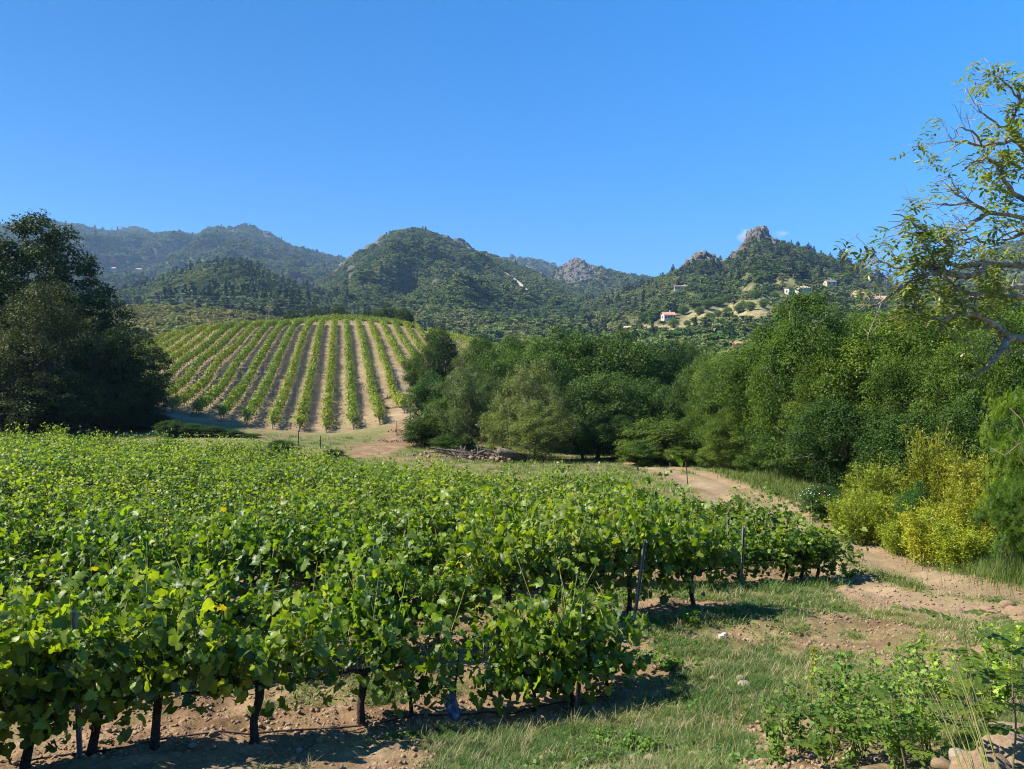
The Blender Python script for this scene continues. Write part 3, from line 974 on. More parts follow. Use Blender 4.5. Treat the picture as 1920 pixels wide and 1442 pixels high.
summit('massif_crag', [(1035, 520), (1048, 505), (1060, 497), (1068, 489), (1080, 486), (1092, 488), (1102, 496), (1112, 500), (1122, 508)], 1745, 45, 14)
# pale scar and rock wall running down the central mountain
def strip_on(hill, name, pts, wd, mat):
    c = [hill.at(px, py) for px, py in pts]
    mb = MB()
    v, f = [], []
    for i, q in enumerate(c):
        t = c[min(i + 1, len(c) - 1)] - c[max(i - 1, 0)]
        s = np.array((t[1], -t[0], 0)); s /= np.linalg.norm(s) + 1e-9
        up = np.array((0, -1.0, 3.0))
        k = wd * random.uniform(.6, 1.3)
        v += [tuple(q - s * k), tuple(q - s * k * .5 + up), tuple(q + s * k * .5 + up), tuple(q + s * k)]
    for i in range(len(c) - 1):
        for j in range(3):
            f.append((i * 4 + j, i * 4 + j + 1, i * 4 + 5 + j, i * 4 + 4 + j))
    mb.add(v, f)
    tag(link(name, mb.mesh(name, mat)), kind='structure')
M['scar'] = simple_mat('pale_scar', (.27, .245, .20), (.40, .365, .31), .2, .95, 0)
strip_on(central, 'mountain_path', [(946, 514), (952, 518), (958, 522), (965, 527), (972, 533), (978, 538), (984, 544), (988, 549)], 2.6, M['scar'])
strip_on(central, 'mountain_path', [(897, 473), (902, 475), (907, 477), (913, 482)], 2.6, M['scar'])
strip_on(central, 'mountain_path', [(925, 492), (930, 497), (934, 501)], 1.0, M['scar'])
# ------------------------------------------------------------------ houses on the hills
def house_mat(name, c1, c2):
    return simple_mat(name, c1, c2, 1.2, .9, .1)
M['wall_white'] = house_mat('white_render', (.42, .375, .32), (.54, .485, .41))
M['wall_ochre'] = house_mat('ochre_render', (.55, .40, .24), (.66, .50, .32))
M['wall_tan'] = house_mat('stone_wall', (.34, .27, .20), (.48, .39, .30))
M['wall_red'] = house_mat('red_wall', (.42, .16, .09), (.52, .22, .12))
M['roof_tile'] = house_mat('terracotta', (.40, .20, .12), (.58, .33, .21))
M['roof_pale'] = house_mat('pale_terracotta', (.48, .33, .24), (.62, .46, .35))
M['roof_grey'] = house_mat('grey_roof', (.12, .12, .13), (.20, .20, .21))
M['glass'] = simple_mat('window_glass', (.02, .03, .04), (.04, .05, .06), 2, .15, 0, .5)
M['shutter'] = simple_mat('shutter', (.16, .12, .09), (.22, .17, .12), 3, .7, 0)
_pane = {}
def house(px, py, hill, w, h, dp, rz, wall, roof, label, wins=3, gable=True, pitch=.28, chimney=True, door=True, loggia=False, storeys=1, d=None, overhang=.5):
    if hill is right_hill: w, h, dp = w * .68, h * .68, dp * .68
    p = hill.at(px, py) if d is None else P(px, py, d)
    r = root('house', tuple(p), rz, label, 'house', 'houses on the hillsides')
    mb = MB(); mb.box((0, 0, h / 2 - 1.5), (w, dp, h + 3)); 
    if gable:
        hh = w * 0 + dp * pitch
        mb.add([(-w / 2, -dp / 2, h), (-w / 2, dp / 2, h), (-w / 2, 0, h + hh), (w / 2, -dp / 2, h), (w / 2, dp / 2, h), (w / 2, 0, h + hh)], [(0, 2, 1), (3, 4, 5)])
    link('wall', mb.mesh('wall', M[wall]), r)
    mb = MB(); o = overhang
    if gable:
        hh = dp * pitch
        for s in (-1, 1):
            a = [(-w / 2 - o, s * (dp / 2 + o), h - o * pitch * 2 + .05), (w / 2 + o, s * (dp / 2 + o), h - o * pitch * 2 + .05), (w / 2 + o, 0, h + hh + .05), (-w / 2 - o, 0, h + hh + .05)]
            b = [(x, y, z + .22) for x, y, z in a]
            mb.add(a + b, [(0, 1, 2, 3), (7, 6, 5, 4), (0, 4, 5, 1), (1, 5, 6, 2), (2, 6, 7, 3), (3, 7, 4, 0)])
    else:
        a = [(-w / 2 - o, -dp / 2 - o, h + .02), (w / 2 + o, -dp / 2 - o, h + .02), (w / 2 + o, dp / 2 + o, h + dp * pitch), (-w / 2 - o, dp / 2 + o, h + dp * pitch)]
        b = [(x, y, z + .25) for x, y, z in a]
        mb.add(a + b, [(0, 1, 2, 3), (7, 6, 5, 4), (0, 4, 5, 1), (1, 5, 6, 2), (2, 6, 7, 3), (3, 7, 4, 0)])
    rf = link('roof', mb.mesh('roof', M[roof]), r)
    if chimney:
        mb = MB(); mb.box((w * .22, dp * .12, h + dp * pitch + .4), (.8, .7, 1.5)); mb.box((w * .22, dp * .12, h + dp * pitch + 1.25), (1.0, .9, .2))
        link('chimney', mb.mesh('chimney', M[wall]), rf)
    for s in range(storeys):
        z = h * (s + .55) / storeys
        for i in range(wins):
            x = -w / 2 + w * (i + .5) / wins
            dr = door and s == 0 and i == wins // 2
            ww, wh = (1.3, 2.2) if dr else (1.3, 1.4)
            if loggia: ww, wh = w / wins * .72, 1.9
            mb = MB(); mb.box((x, -dp / 2 - .03, z - (.3 if dr else 0)), (ww + .3, .12, wh + .3))
            f = link('door' if dr else 'window', mb.mesh('frame', M['shutter' if dr else wall]), r)
            mb = MB(); mb.box((x, -dp / 2 - .085, z - (.3 if dr else 0)), (ww, .03, wh))
            link('pane', mb.mesh('pane', M['glass']), f)
    for s in (-1, 1):
        mb = MB(); mb.box((s * (w / 2 + .03), 0, h * .55), (.12, 1.5, 1.6))
        f = link('window', mb.mesh('frame', M[wall]), r)
        mb = MB(); mb.box((s * (w / 2 + .095), 0, h * .55), (.03, 1.2, 1.3))
        link('pane', mb.mesh('pane', M['glass']), f)
    return r
R_ = math.radians
house(1252, 600, right_hill, 11, 4.6, 8, R_(12), 'wall_white', 'roof_tile', 'white house with low terracotta roof above the dry terraces', 4, door=True)
house(1277, 544, right_hill, 19, 4.2, 8, R_(-8), 'wall_white', 'roof_pale', 'long pale house among trees high on the right hill below the pines', 5, gable=False, pitch=.16)
house(1478, 553, right_hill, 7.5, 6.5, 7, R_(22), 'wall_white', 'roof_pale', 'tall cream tower house with a dark upper loggia', 3, gable=False, pitch=.12, loggia=True, chimney=False, storeys=2)
house(1502, 549, right_hill, 13, 5.0, 8, R_(14), 'wall_white', 'roof_pale', 'cream house with flat pale roof just behind the tower house', 3, gable=True, pitch=.18)
house(1553, 536, right_hill, 12, 3.8, 8, R_(10), 'wall_ochre', 'roof_grey', 'ochre house under a dark grey roof, highest of the houses beside the pines', 2, pitch=.3)
house(1606, 560, right_hill, 12, 6.0, 8, R_(18), 'wall_tan', 'roof_tile', 'tan stone house behind the long terracotta roof', 3, chimney=True, storeys=2)
house(1640, 566, right_hill, 22, 3.2, 11, R_(-6), 'wall_tan', 'roof_tile', 'long low house with bright terracotta roof over the treetops', 4, pitch=.30)
house(1185, 622, right_hill, 13, 3.0, 7, R_(-14), 'wall_white', 'roof_pale', 'low white house with pale roof at the lower left of the terraces', 4, gable=False, pitch=.2)
house(1229, 621, right_hill, 7, 2.0, 4, R_(-5), 'wall_red', 'roof_tile', 'small red shed beside the low white house', 2, gable=False, pitch=.1, chimney=False)
house(1383, 656, None, 1.7, 1.5, 1.6, R_(15), 'wall_red', 'roof_tile', 'small orange hut half hidden among the valley trees', 1, chimney=False, d=200, overhang=.2)
house(213, 508, far_left, 22, 4.5, 9, R_(-6), 'wall_tan', 'roof_tile', 'long stone hamlet house far off on the mountain slope, left of its neighbour', 5)
house(263, 509, far_left, 15, 4.5, 9, R_(8), 'wall_white', 'roof_tile', 'far house with red roof on the mountain slope, right of the stone one', 4)

# ------------------------------------------------------------------ trees
def limb_path(p0, p1, n, wob, r):
    p0, p1 = np.array(p0, float), np.array(p1, float)
    L = np.linalg.norm(p1 - p0)
    q = [p0 + (p1 - p0) * i / n + (r.normal(size=3) * wob * L if 0 < i < n else 0) for i in range(n + 1)]
    return q
def trunk_mesh(name, seed, crown_c, n_limb=9, r0=.03, z_split=.25, mat='bark', stems=1):
    r = np.random.default_rng(seed)
    mb = MB()
    for s in range(stems):
        b = np.array((r.uniform(-.05, .05), r.uniform(-.05, .05), -.05)) * (stems > 1) + np.array((0, 0, -.03))
        top = np.array((r.normal() * .07, r.normal() * .07, z_split + r.uniform(.25, .4)))
        q = limb_path(b, top, 5, .03, r)
        mb.tube(q, [r0 * (1 - .12 * i) / (1 if stems == 1 else 1.6) for i in range(6)], 7)
        pick = crown_c[r.choice(len(crown_c), min(n_limb, len(crown_c)), replace=False)]
        for c in pick:
            a = q[r.integers(2, 6)]
            l = limb_path(a, c, 4, .05, r)
            mb.tube(l, [r0 * .42 * (1 - .2 * i) for i in range(5)], 5)
    return mb.mesh(name, M[mat], True)

PINNATE_V, PINNATE_F = [], []
def _pinnate():
    v, f = [], []
    for i in range(4):
        y = -.4 + .22 * i
        for s in (-1, 1):
            b = len(v)
            v += [(0, y, 0), (s * .17, y + .02, .03), (s * .36, y + .16, -.03), (s * .17, y + .14, .03)]
            f.append((b, b + 1, b + 2, b + 3) if s > 0 else (b + 3, b + 2, b + 1, b))
    b = len(v)
    v += [(0, .42, 0), (.08, .55, 0), (0, .75, -.04), (-.08, .55, 0)]
    f.append((b, b + 1, b + 2, b + 3))
    return np.array(v, float), np.array(f)
PINNATE_V, PINNATE_F = _pinnate()
QUAD_F = np.array([(0, 1, 2, 3)])

class Kind:
    pass
KINDS = {}
def add_kind(key, mat, variants, **k):
    KINDS[key] = []
    for i in range(variants):
        seed = sum(map(ord, key)) * 7 + i * 13
        tk = dict(n_limb=k.get('n_limb', 9), r0=k.get('r0', .028), z_split=k.get('z_split', .2), stems=k.get('stems', 1))
        ck = {q: w for q, w in k.items() if q not in ('n_limb', 'r0', 'z_split', 'stems')}
        v, f, t, c = crown_arrays(seed, **ck)
        KINDS[key].append((np_mesh('crown', v, f, M[mat], False, {'tint': t}), trunk_mesh('trunk', seed, c, **tk)))
# dense dark oaks, loose lit ashes, grey olives, low shrubs
add_kind('oak', 'oak', 3, n_clump=190, per=190, leaf=.0195, rx=.52, z0=-.02, clump=.118, flat=.95, tv=RHOMB_V, tf=QUAD_F, shell=.36, holes=.2)
add_kind('bigoak', 'oak', 2, n_clump=360, per=170, leaf=.0150, rx=.52, z0=-.02, clump=.078, tv=RHOMB_V, tf=QUAD_F, shell=.42, holes=.18, n_limb=14)
add_kind('ash', 'ash', 4, n_clump=260, per=240, leaf=.0145, rx=.50, z0=-.03, clump=.10, flat=.95, tv=RHOMB_V, tf=QUAD_F, droop=.5, holes=.31, shell=.42, n_limb=16, r0=.022, stems=2)
add_kind('olive', 'olive', 2, n_clump=220, per=180, leaf=.0145, rx=.52, z0=-.02, clump=.088, flat=.95, tv=RHOMB_V, tf=QUAD_F, holes=.3, n_limb=14, r0=.02, stems=2)
add_kind('shrub', 'ash', 3, n_clump=120, per=190, leaf=.030, rx=.55, z0=-.05, clump=.17, tv=RHOMB_V, tf=QUAD_F, droop=-.4, n_limb=8, r0=.03, stems=3, z_split=.05)
add_kind('feather', 'acacia', 2, n_clump=130, per=60, leaf=.042, rx=.50, z0=-.02, clump=.10, tv=PINNATE_V, tf=PINNATE_F, droop=-.05, holes=.42, n_limb=12, r0=.016, stems=2)
def tree(kind, px, pyb, d, pyt, wpx, label, name='broadleaf_tree', cat='tree', group='trees along the stream', tint=(1, 1, 1), var=None, rz=None, dz=0.0):
    b = P(px, pyb, d); t = P(px, pyt, d)
    z = gz(b[0], b[1]) + dz if abs(b[0]) < 95 and b[1] < 240 else b[2]
    h = t[2] - z
    w = wpx / F * d
    v = KINDS[kind]
    i = random.randrange(len(v)) if var is None else var % len(v)
    r = root(name, (b[0], b[1], z), random.uniform(0, 6.28) if rz is None else rz, label, cat, group)
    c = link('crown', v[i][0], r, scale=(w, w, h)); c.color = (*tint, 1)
    k = link('trunk', v[i][1], r, scale=(w * .5 + h * .5, w * .5 + h * .5, h))
    return r

G1 = 'trees along the stream'
# back rank
tree('oak', 822, 745, 82, 604, 84, 'dark rounded evergreen standing against the right edge of the vine hill', tint=(.75, .85, .8))
tree('ash', 905, 800, 76, 628, 130, 'light green tree behind the grey bushes, next right of the dark evergreen', tint=(1, 1.05, .9))
tree('ash', 975, 800, 72, 620, 140, 'soft green tree left of the tall dark oak in the belt', tint=(.85, 1, .85))
tree('oak', 1062, 830, 64, 606, 210, 'tall broad oak, highest crown in the middle of the belt', tint=(1.35, 1.45, 1.0))
tree('oak', 1165, 830, 62, 614, 190, 'broad dark oak right of the tallest belt oak', tint=(1.1, 1.2, .9))
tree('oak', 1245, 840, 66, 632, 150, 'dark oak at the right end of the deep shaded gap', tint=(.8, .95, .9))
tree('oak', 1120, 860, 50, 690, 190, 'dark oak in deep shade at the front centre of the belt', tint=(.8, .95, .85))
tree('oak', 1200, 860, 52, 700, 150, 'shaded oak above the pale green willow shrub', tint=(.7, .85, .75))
tree('ash', 1325, 850, 60, 655, 140, 'grey green rounded tree right of the shaded gap', tint=(.95, 1.05, 1))
tree('ash', 1290, 840, 85, 638, 120, 'small pale tree seen over the shaded gap', tint=(.95, 1, .9))
# middle rank, left part: grey bushes
tree('olive', 885, 845, 52, 680, 165, 'rounded grey green bush tree with slim grey trunks', name='bush_tree', tint=(.95, 1, .85))
tree('olive', 1000, 862, 48, 668, 140, 'half dry greyish tree with bare twigs at its top', name='bush_tree', tint=(.98, .95, .88))
tree('olive', 1015, 868, 45, 745, 150, 'dark olive bush in front of the half dry tree', name='bush_tree', tint=(.8, .88, .6))
tree('olive', 945, 862, 49, 740, 110, 'low olive bush between the two grey bush trees', name='bush_tree', tint=(.9, .98, .7))
tree('shrub', 806, 800, 64, 695, 85, 'blue green shrub at the edge of the hillside path', 'shrub', 'shrub', 'shrubs at the field edge', (.7, .95, 1.0))
tree('shrub', 778, 705, 86, 654, 50, 'small dark shrub beside the last short vine rows', 'shrub', 'shrub', 'shrubs at the field edge', (.6, .75, .6))
tree('shrub', 806, 845, 54, 775, 115, 'dark rounded bramble shrub above the rubble heap', 'shrub', 'shrub', 'shrubs at the field edge', (.5, .65, .45))
tree('shrub', 846, 842, 55, 730, 100, 'blue green shrub left of the rounded grey bush tree', 'shrub', 'shrub', 'shrubs at the field edge', (.65, .9, .8))
tree('shrub', 850, 858, 50, 815, 90, 'low bramble shrub just behind the rubble heap', 'shrub', 'shrub', 'shrubs at the field edge', (.6, .75, .5))
tree('shrub', 1232, 866, 45, 785, 140, 'light green willow shrub in front of the shaded gap', 'shrub', 'shrub', 'shrubs at the field edge', (1.0, 1.05, .95))
tree('shrub', 1195, 874, 43, 826, 80, 'low fresh green shrub left of the willow shrub', 'shrub', 'shrub', 'shrubs at the field edge', (1, 1.1, .9))
tree('shrub', 1335, 880, 42, 838, 70, 'small leafy shrub where the track bends out of sight', 'shrub', 'shrub', 'shrubs at the field edge', (.9, 1.05, .9))
# right part: tall lit ash trees
tree('ash', 1385, 882, 44, 668, 220, 'lit grey green ash tree at the bend of the track', tint=(1, 1.05, 1))
tree('ash', 1320, 872, 46, 745, 120, 'low spreading ash branch clump left of the lit ash', tint=(1, 1.1, 1))
tree('ash', 1470, 900, 39, 592, 270, 'broad bright ash tree right of the lit grey green one', tint=(1.1, 1.15, .85))
tree('ash', 1510, 925, 35, 540, 240, 'tallest broad ash in the right belt', tint=(1.05, 1.15, .9))
tree('ash', 1640, 950, 33, 578, 290, 'large ash right of the tallest, above the yellow bamboo', tint=(1.0, 1.1, .8))
tree('ash', 1760, 960, 31, 570, 270, 'large ash behind the bare lichen covered branches', tint=(1.0, 1.1, .85))
tree('ash', 1890, 970, 29, 575, 240, 'large ash at the right edge behind the close tree', tint=(1.0, 1.15, .85))
tree('ash', 1600, 900, 52, 572, 190, 'ash tree further back between the two largest', tint=(.95, 1.1, .85))
tree('ash', 1730, 900, 50, 572, 230, 'tall ash further back under the terracotta roof', tint=(1, 1.1, .85))
tree('ash', 1850, 900, 46, 520, 220, 'tall ash further back at the far right', tint=(1, 1.1, .8))
tree('oak', 1565, 925, 31, 735, 170, 'dark leafy small tree in front of the tallest ash', tint=(1.1, 1.25, 1.1))
tree('oak', 1490, 905, 35, 790, 140, 'dark bush at the foot of the broad bright ash', 'bush', 'bush', 'shrubs at the field edge', (1.0, 1.2, 1.0))
tree('oak', 1690, 985, 25, 760, 170, 'dark tree in shade right behind the yellow bamboo', tint=(.9, 1.05, .8))
tree('oak', 1830, 1000, 24, 740, 190, 'dark tree in shade at the right of the bamboo', tint=(.9, 1.05, .8))
tree('shrub', 1420, 893, 38, 845, 90, 'low leafy shrub under the broad bright ash', 'shrub', 'shrub', 'shrubs at the field edge', (.8, 1, .8))
tree('feather', 1915, 1040, 15.5, 670, 150, 'fresh green feathery acacia at the right edge', tint=(1.3, 1.35, 1))
tree('feather', 1880, 1070, 15.0, 880, 120, 'low feathery acacia sapling below the taller one', tint=(1.2, 1.3, 1))
tree('feather', 1990, 1060, 14, 560, 190, 'tall feathery acacia cut by the right edge', tint=(1.2, 1.25, 1))
tree('oak', 1715, 1045, 19.0, 905, 80, 'dark ivy green bush growing inside the bamboo', 'bush', 'bush', None, (1.0, 1.5, 1.2))
# more of the belt: fills between the larger crowns
tree('ash', 1430, 890, 48, 628, 200, 'rounded ash between the lit grey green one and the broad bright one', tint=(1.05, 1.12, .9))
tree('ash', 1350, 868, 55, 662, 170, 'ash crown behind the lit grey green one', tint=(1, 1.08, .95))
tree('ash', 1375, 890, 40, 760, 150, 'low spreading ash at the foot of the lit grey green one', tint=(1.1, 1.15, .95))
tree('oak', 1010, 850, 58, 640, 150, 'green oak filling the belt behind the half dry tree', tint=(1.2, 1.35, 1.05))
tree('oak', 930, 840, 60, 655, 140, 'green oak filling the belt behind the two grey bush trees', tint=(1.15, 1.3, 1.05))
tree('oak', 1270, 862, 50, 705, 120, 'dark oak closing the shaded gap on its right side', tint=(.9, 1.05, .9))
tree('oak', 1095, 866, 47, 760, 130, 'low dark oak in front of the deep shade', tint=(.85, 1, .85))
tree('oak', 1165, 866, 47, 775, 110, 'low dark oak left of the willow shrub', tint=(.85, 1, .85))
tree('oak', 1435, 895, 38, 775, 110, 'low leafy oak under the rounded ash', 'bush', 'bush', 'shrubs at the field edge', (1.15, 1.3, 1.05))
tree('shrub', 1275, 872, 43, 835, 70, 'small shrub between the willow shrub and the track', 'shrub', 'shrub', 'shrubs at the field edge', (.95, 1.05, .9))
tree('ash', 1540, 930, 33, 660, 170, 'ash crown hanging low in front of the tallest ash', tint=(1.1, 1.15, .85))
tree('ash', 1690, 950, 30, 650, 190, 'ash crown hanging low over the bamboo', tint=(1.05, 1.12, .85))
tree('ash', 1800, 960, 28, 640, 200, 'ash crown hanging low at the right over the bamboo', tint=(1.05, 1.12, .85))
# left oaks; leaf tints darkened to paint in the grove's shade
GL = 'oak grove at the left'
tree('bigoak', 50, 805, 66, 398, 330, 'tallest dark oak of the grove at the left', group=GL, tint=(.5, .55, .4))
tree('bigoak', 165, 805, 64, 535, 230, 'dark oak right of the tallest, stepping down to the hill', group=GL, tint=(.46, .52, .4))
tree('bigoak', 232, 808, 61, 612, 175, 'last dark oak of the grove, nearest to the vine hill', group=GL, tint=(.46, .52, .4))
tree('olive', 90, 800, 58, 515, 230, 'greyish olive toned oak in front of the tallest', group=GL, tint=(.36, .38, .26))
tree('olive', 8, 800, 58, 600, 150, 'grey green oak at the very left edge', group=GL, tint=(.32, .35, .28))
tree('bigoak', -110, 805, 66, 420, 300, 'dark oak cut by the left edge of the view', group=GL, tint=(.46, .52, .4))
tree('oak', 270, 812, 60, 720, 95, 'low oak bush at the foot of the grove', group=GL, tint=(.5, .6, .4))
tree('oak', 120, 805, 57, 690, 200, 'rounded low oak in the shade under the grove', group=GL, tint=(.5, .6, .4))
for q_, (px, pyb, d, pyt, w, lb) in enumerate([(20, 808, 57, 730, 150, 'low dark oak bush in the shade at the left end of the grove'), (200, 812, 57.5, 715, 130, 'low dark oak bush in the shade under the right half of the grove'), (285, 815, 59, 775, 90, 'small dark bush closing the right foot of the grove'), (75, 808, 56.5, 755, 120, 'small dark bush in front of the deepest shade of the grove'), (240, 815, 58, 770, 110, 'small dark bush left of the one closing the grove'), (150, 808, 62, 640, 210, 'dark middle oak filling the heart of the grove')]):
    tree('oak', px, pyb, d, pyt, w, lb, group=GL, tint=(.42, .48, .34))  # dark tint again paints shade into the leaves
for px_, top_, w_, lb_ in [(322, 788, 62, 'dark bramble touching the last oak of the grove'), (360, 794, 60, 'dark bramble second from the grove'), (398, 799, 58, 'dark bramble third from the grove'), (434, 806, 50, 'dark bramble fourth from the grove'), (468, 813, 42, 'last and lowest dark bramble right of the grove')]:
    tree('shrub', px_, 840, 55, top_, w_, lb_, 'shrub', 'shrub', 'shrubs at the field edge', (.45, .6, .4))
tree('shrub', 528, 846, 49, 824, 60, 'small grey bramble in front of the hill vineyard', 'shrub', 'shrub', 'shrubs at the field edge', (.55, .75, .55))
tree('shrub', 625, 858, 46, 842, 45, 'flat bramble beside the two thin iron stakes', 'shrub', 'shrub', 'shrubs at the field edge', (.45, .55, .5))
# oaks on the crest of the vine hill
GC = 'oaks on the crest of the vine hill'
for px, pyb, d, pyt, w, lb in [(548, 601, 205, 583, 60, 'low round oak leftmost on the crest'), (590, 600, 205, 577, 48, 'round oak on the crest, second from the left'), (634, 601, 200, 575, 70, 'wide oak over the middle vine rows on the crest'),
                               (690, 606, 196, 584, 44, 'small oak between the wide one and the tall pair on the crest'), (722, 612, 190, 578, 56, 'taller oak of the pair at the right of the crest'), (754, 617, 188, 582, 50, 'right oak of the pair on the crest')]:
    b = P(px, pyb, d)
    r_ = tree('oak', px, pyb, d, pyt - 8, w, lb, group=GC, tint=(.6, .7, .45))
# pines on the right hill ridge
PK = []
for i in range(3):
    v, f, t = pine_arrays(300 + i, 14, 44, .085, .30, .14, .5)
    mb = MB(); mb.tube([(0, 0, -.05), (0, 0, .5), (0, 0, .97)], [.018, .012, .003], 6)
    PK.append((np_mesh('crown', v, f, M['pine'], False, {'tint': t}), mb.mesh('trunk', M['bark'])))
k_ = 0
for px, py, h in [(1260, 507, 9), (1348, 484, 6), (1492, 463, 8), (1512, 470, 9), (1522, 476, 8), (1536, 481, 8), (1553, 488, 9), (1572, 496, 12), (1580, 498, 14), (1590, 502, 9), (1606, 508, 12), (1615, 512, 13), (1628, 518, 9), (1641, 524, 12), (1652, 528, 10), (1664, 533, 9),
                  (1678, 540, 8), (1695, 545, 10), (1176, 556, 13), (1168, 558, 10), (1206, 540, 7), (1185, 551, 9), (1335, 510, 11), (1345, 516, 12), (1312, 520, 9), (1322, 512, 10), (1420, 480, 9), (1440, 478, 9), (1455, 485, 10), (1470, 480, 9), (1486, 490, 10), (1500, 497, 10),
                  (1515, 500, 12), (1530, 505, 11), (1545, 510, 12), (1562, 515, 12), (1575, 520, 11), (1590, 526, 12), (1600, 520, 12), (1620, 533, 11), (1632, 540, 10), (1648, 545, 10), (1395, 490, 8), (1410, 500, 9), (1430, 505, 8), (1365, 500, 8), (1380, 508, 9), (1480, 512, 9),
                  (1505, 520, 10), (1290, 512, 9), (1300, 505, 8), (1240, 528, 8), (1222, 540, 9), (1158, 575, 12), (1140, 580, 10), (1535, 528, 10), (1585, 540, 10)]:
    p = right_hill.at(px, py)
    a = PK[k_ % 3]
    lab = 'lone pine standing out on the skyline left of the twin crags' if k_ == 0 else 'dark pine on the wooded right hill'
    r_ = root('pine_tree', (p[0], p[1], p[2] - .5), random.uniform(0, 6.28), lab, 'pine', 'pines on the right hill')
    s = h * random.uniform(.9, 1.15) * 1.25
    w = s * random.uniform(1.0, 1.5)
    link('crown', a[0], r_, scale=(w, w, s)); link('trunk', a[1], r_, scale=(s, s, s))
    k_ += 1
# single bushes and small trees scattered over the dry terraces
for i, (px, py, w, h) in enumerate([(1330, 601, 7, 5), (1345, 596, 6, 5), (1300, 607, 5, 4), (1363, 592, 7, 6), (1385, 588, 8, 6), (1405, 583, 8, 6), (1376, 606, 6, 5), (1352, 613, 5, 4), (1430, 577, 7, 6), (1288, 612, 5, 4), (1262, 615, 8, 6), (1310, 592, 7, 6),
                                   (1280, 590, 8, 6), (1325, 580, 9, 7), (1345, 575, 9, 7), (1365, 568, 9, 7), (1450, 562, 8, 6), (1415, 562, 8, 7), (1435, 552, 7, 6), (1225, 600, 9, 8), (1210, 606, 9, 8), (1392, 575, 5, 4)]):
    p = right_hill.at(px, py)
    v = KINDS['oak'][i % 3]
    r_ = root('round_bush', (p[0], p[1], p[2] - .2), i, 'round green bush on the dry terraces of the right hill', 'bush', 'bushes on the terraces')
    c = link('crown', v[0], r_, scale=(w, w, h)); c.color = (1.5, 1.6, 1.1, 1)
    link('trunk', v[1], r_, scale=(h, h, h))
# slim cypress on the terrace
p = right_hill.at(1303, 620)
r_ = root('cypress_tree', (p[0], p[1], p[2] - .3), 0, 'slim dark cypress at the foot of the bare terrace', 'cypress', None)
link('crown', PK[1][0], r_, scale=(6, 6, 8)); link('trunk', PK[1][1], r_, scale=(7, 7, 7))

# ------------------------------------------------------------------ bamboo clumps
def bamboo_mesh(seed, n_culm=75, leaves=190):
    r = np.random.default_rng(seed)
    mb = MB(); ps, tip = [], []
    for i in range(n_culm):
        a, q = r.uniform(0, 6.28), r.random() ** .5
        b = np.array((math.cos(a) * q * .22, math.sin(a) * q * .22, 0))
        h = r.uniform(.55, 1.0)
        lean = np.array((math.cos(a), math.sin(a), 0)) * q * r.uniform(.08, .28) + r.normal(size=3) * .04
        t = np.linspace(0, 1, 7)
        pts = [b + np.array((0, 0, h)) * s + lean * s ** 2.2 - np.array((0, 0, .08 * q)) * s ** 4 for s in t]
        mb.tube(pts, [.006 * (1 - .8 * s) for s in t], 4, False)
        s = .12 + .88 * r.random(leaves) ** .8
        c = b + np.outer(s, (0, 0, h)) + np.outer(s ** 2.2, lean) - np.outer(s ** 4, (0, 0, .08 * q))
        c += r.normal(size=c.shape) * np.array((.05, .05, .035)) * (1.2 - .6 * s)[:, None]
        ps.append(c); tip.append(np.tile(lean * 1.5, (leaves, 1)) + r.normal(size=(leaves, 3)) * .6 + np.array((0, 0, .35)))
    p = np.concatenate(ps); tp = np.concatenate(tip)
    global rng
    k = rng; rng = r
    Rm = frames(r.normal(size=p.shape) + np.array((0, 0, .4)), tp, 0)
    rng = k
    tint = np.clip(np.repeat(r.random(n_culm), leaves) * .6 + r.random(len(p)) * .4, 0, 1)
    v, f, t = scatter_arrays(NARROW_V * np.array((1.5, 1, 1)), QUAD_F, p, Rm, .040 * r.uniform(.6, 1.3, len(p)), tint)
    return np_mesh('foliage', v, f, M['bamboo'], False, {'tint': t}), mb.mesh('culms', M['shoot'])
BB = [bamboo_mesh(500 + i) for i in range(3)]
for i, (px, pyb, d, pyt, w, lb, tc) in enumerate([
        (1640, 1000, 21.5, 856, 115, 'yellow green bamboo clump at the left end of the stand', (.9, 1, 1)), (1600, 1010, 20.5, 915, 110, 'low yellow green bamboo clump beside the white flowering bush', (.85, 1, 1)),
        (1668, 1015, 20, 905, 110, 'middle low bamboo clump left of the dark bush', (.85, 1, 1)), (1742, 1015, 20.5, 792, 115, 'tallest golden bamboo clump', (1.05, 1, .9)),
        (1805, 1030, 19.5, 832, 110, 'golden bamboo clump right of the tallest', (1.05, 1, .9)), (1745, 1050, 18, 930, 130, 'low front bamboo clump under the tallest', (.9, 1, 1)),
        (1830, 1060, 17.5, 880, 110, 'golden green bamboo clump at the right end', (1, 1, .9)), (1800, 1068, 17, 965, 120, 'low bamboo clump at the right foot of the stand', (.8, 1, 1)), (1690, 1035, 19, 960, 90, 'small bamboo clump at the front of the dark bush', (.8, 1, 1))]):
    b = P(px, pyb, d); z = gz(b[0], b[1]); h = P(px, pyt, d)[2] - z; w_ = w / F * d * 1.25
    r_ = root('bamboo_clump', (b[0], b[1], z - .03), i * 1.3, lb, 'bamboo', 'yellow bamboo beside the track')
    c = link('foliage', BB[i % 3][0], r_, scale=(w_, w_, h)); c['kind'] = 'stuff'; c.color = (*tc, 1)
    c = link('culms', BB[i % 3][1], r_, scale=(w_, w_, h)); c['kind'] = 'stuff'
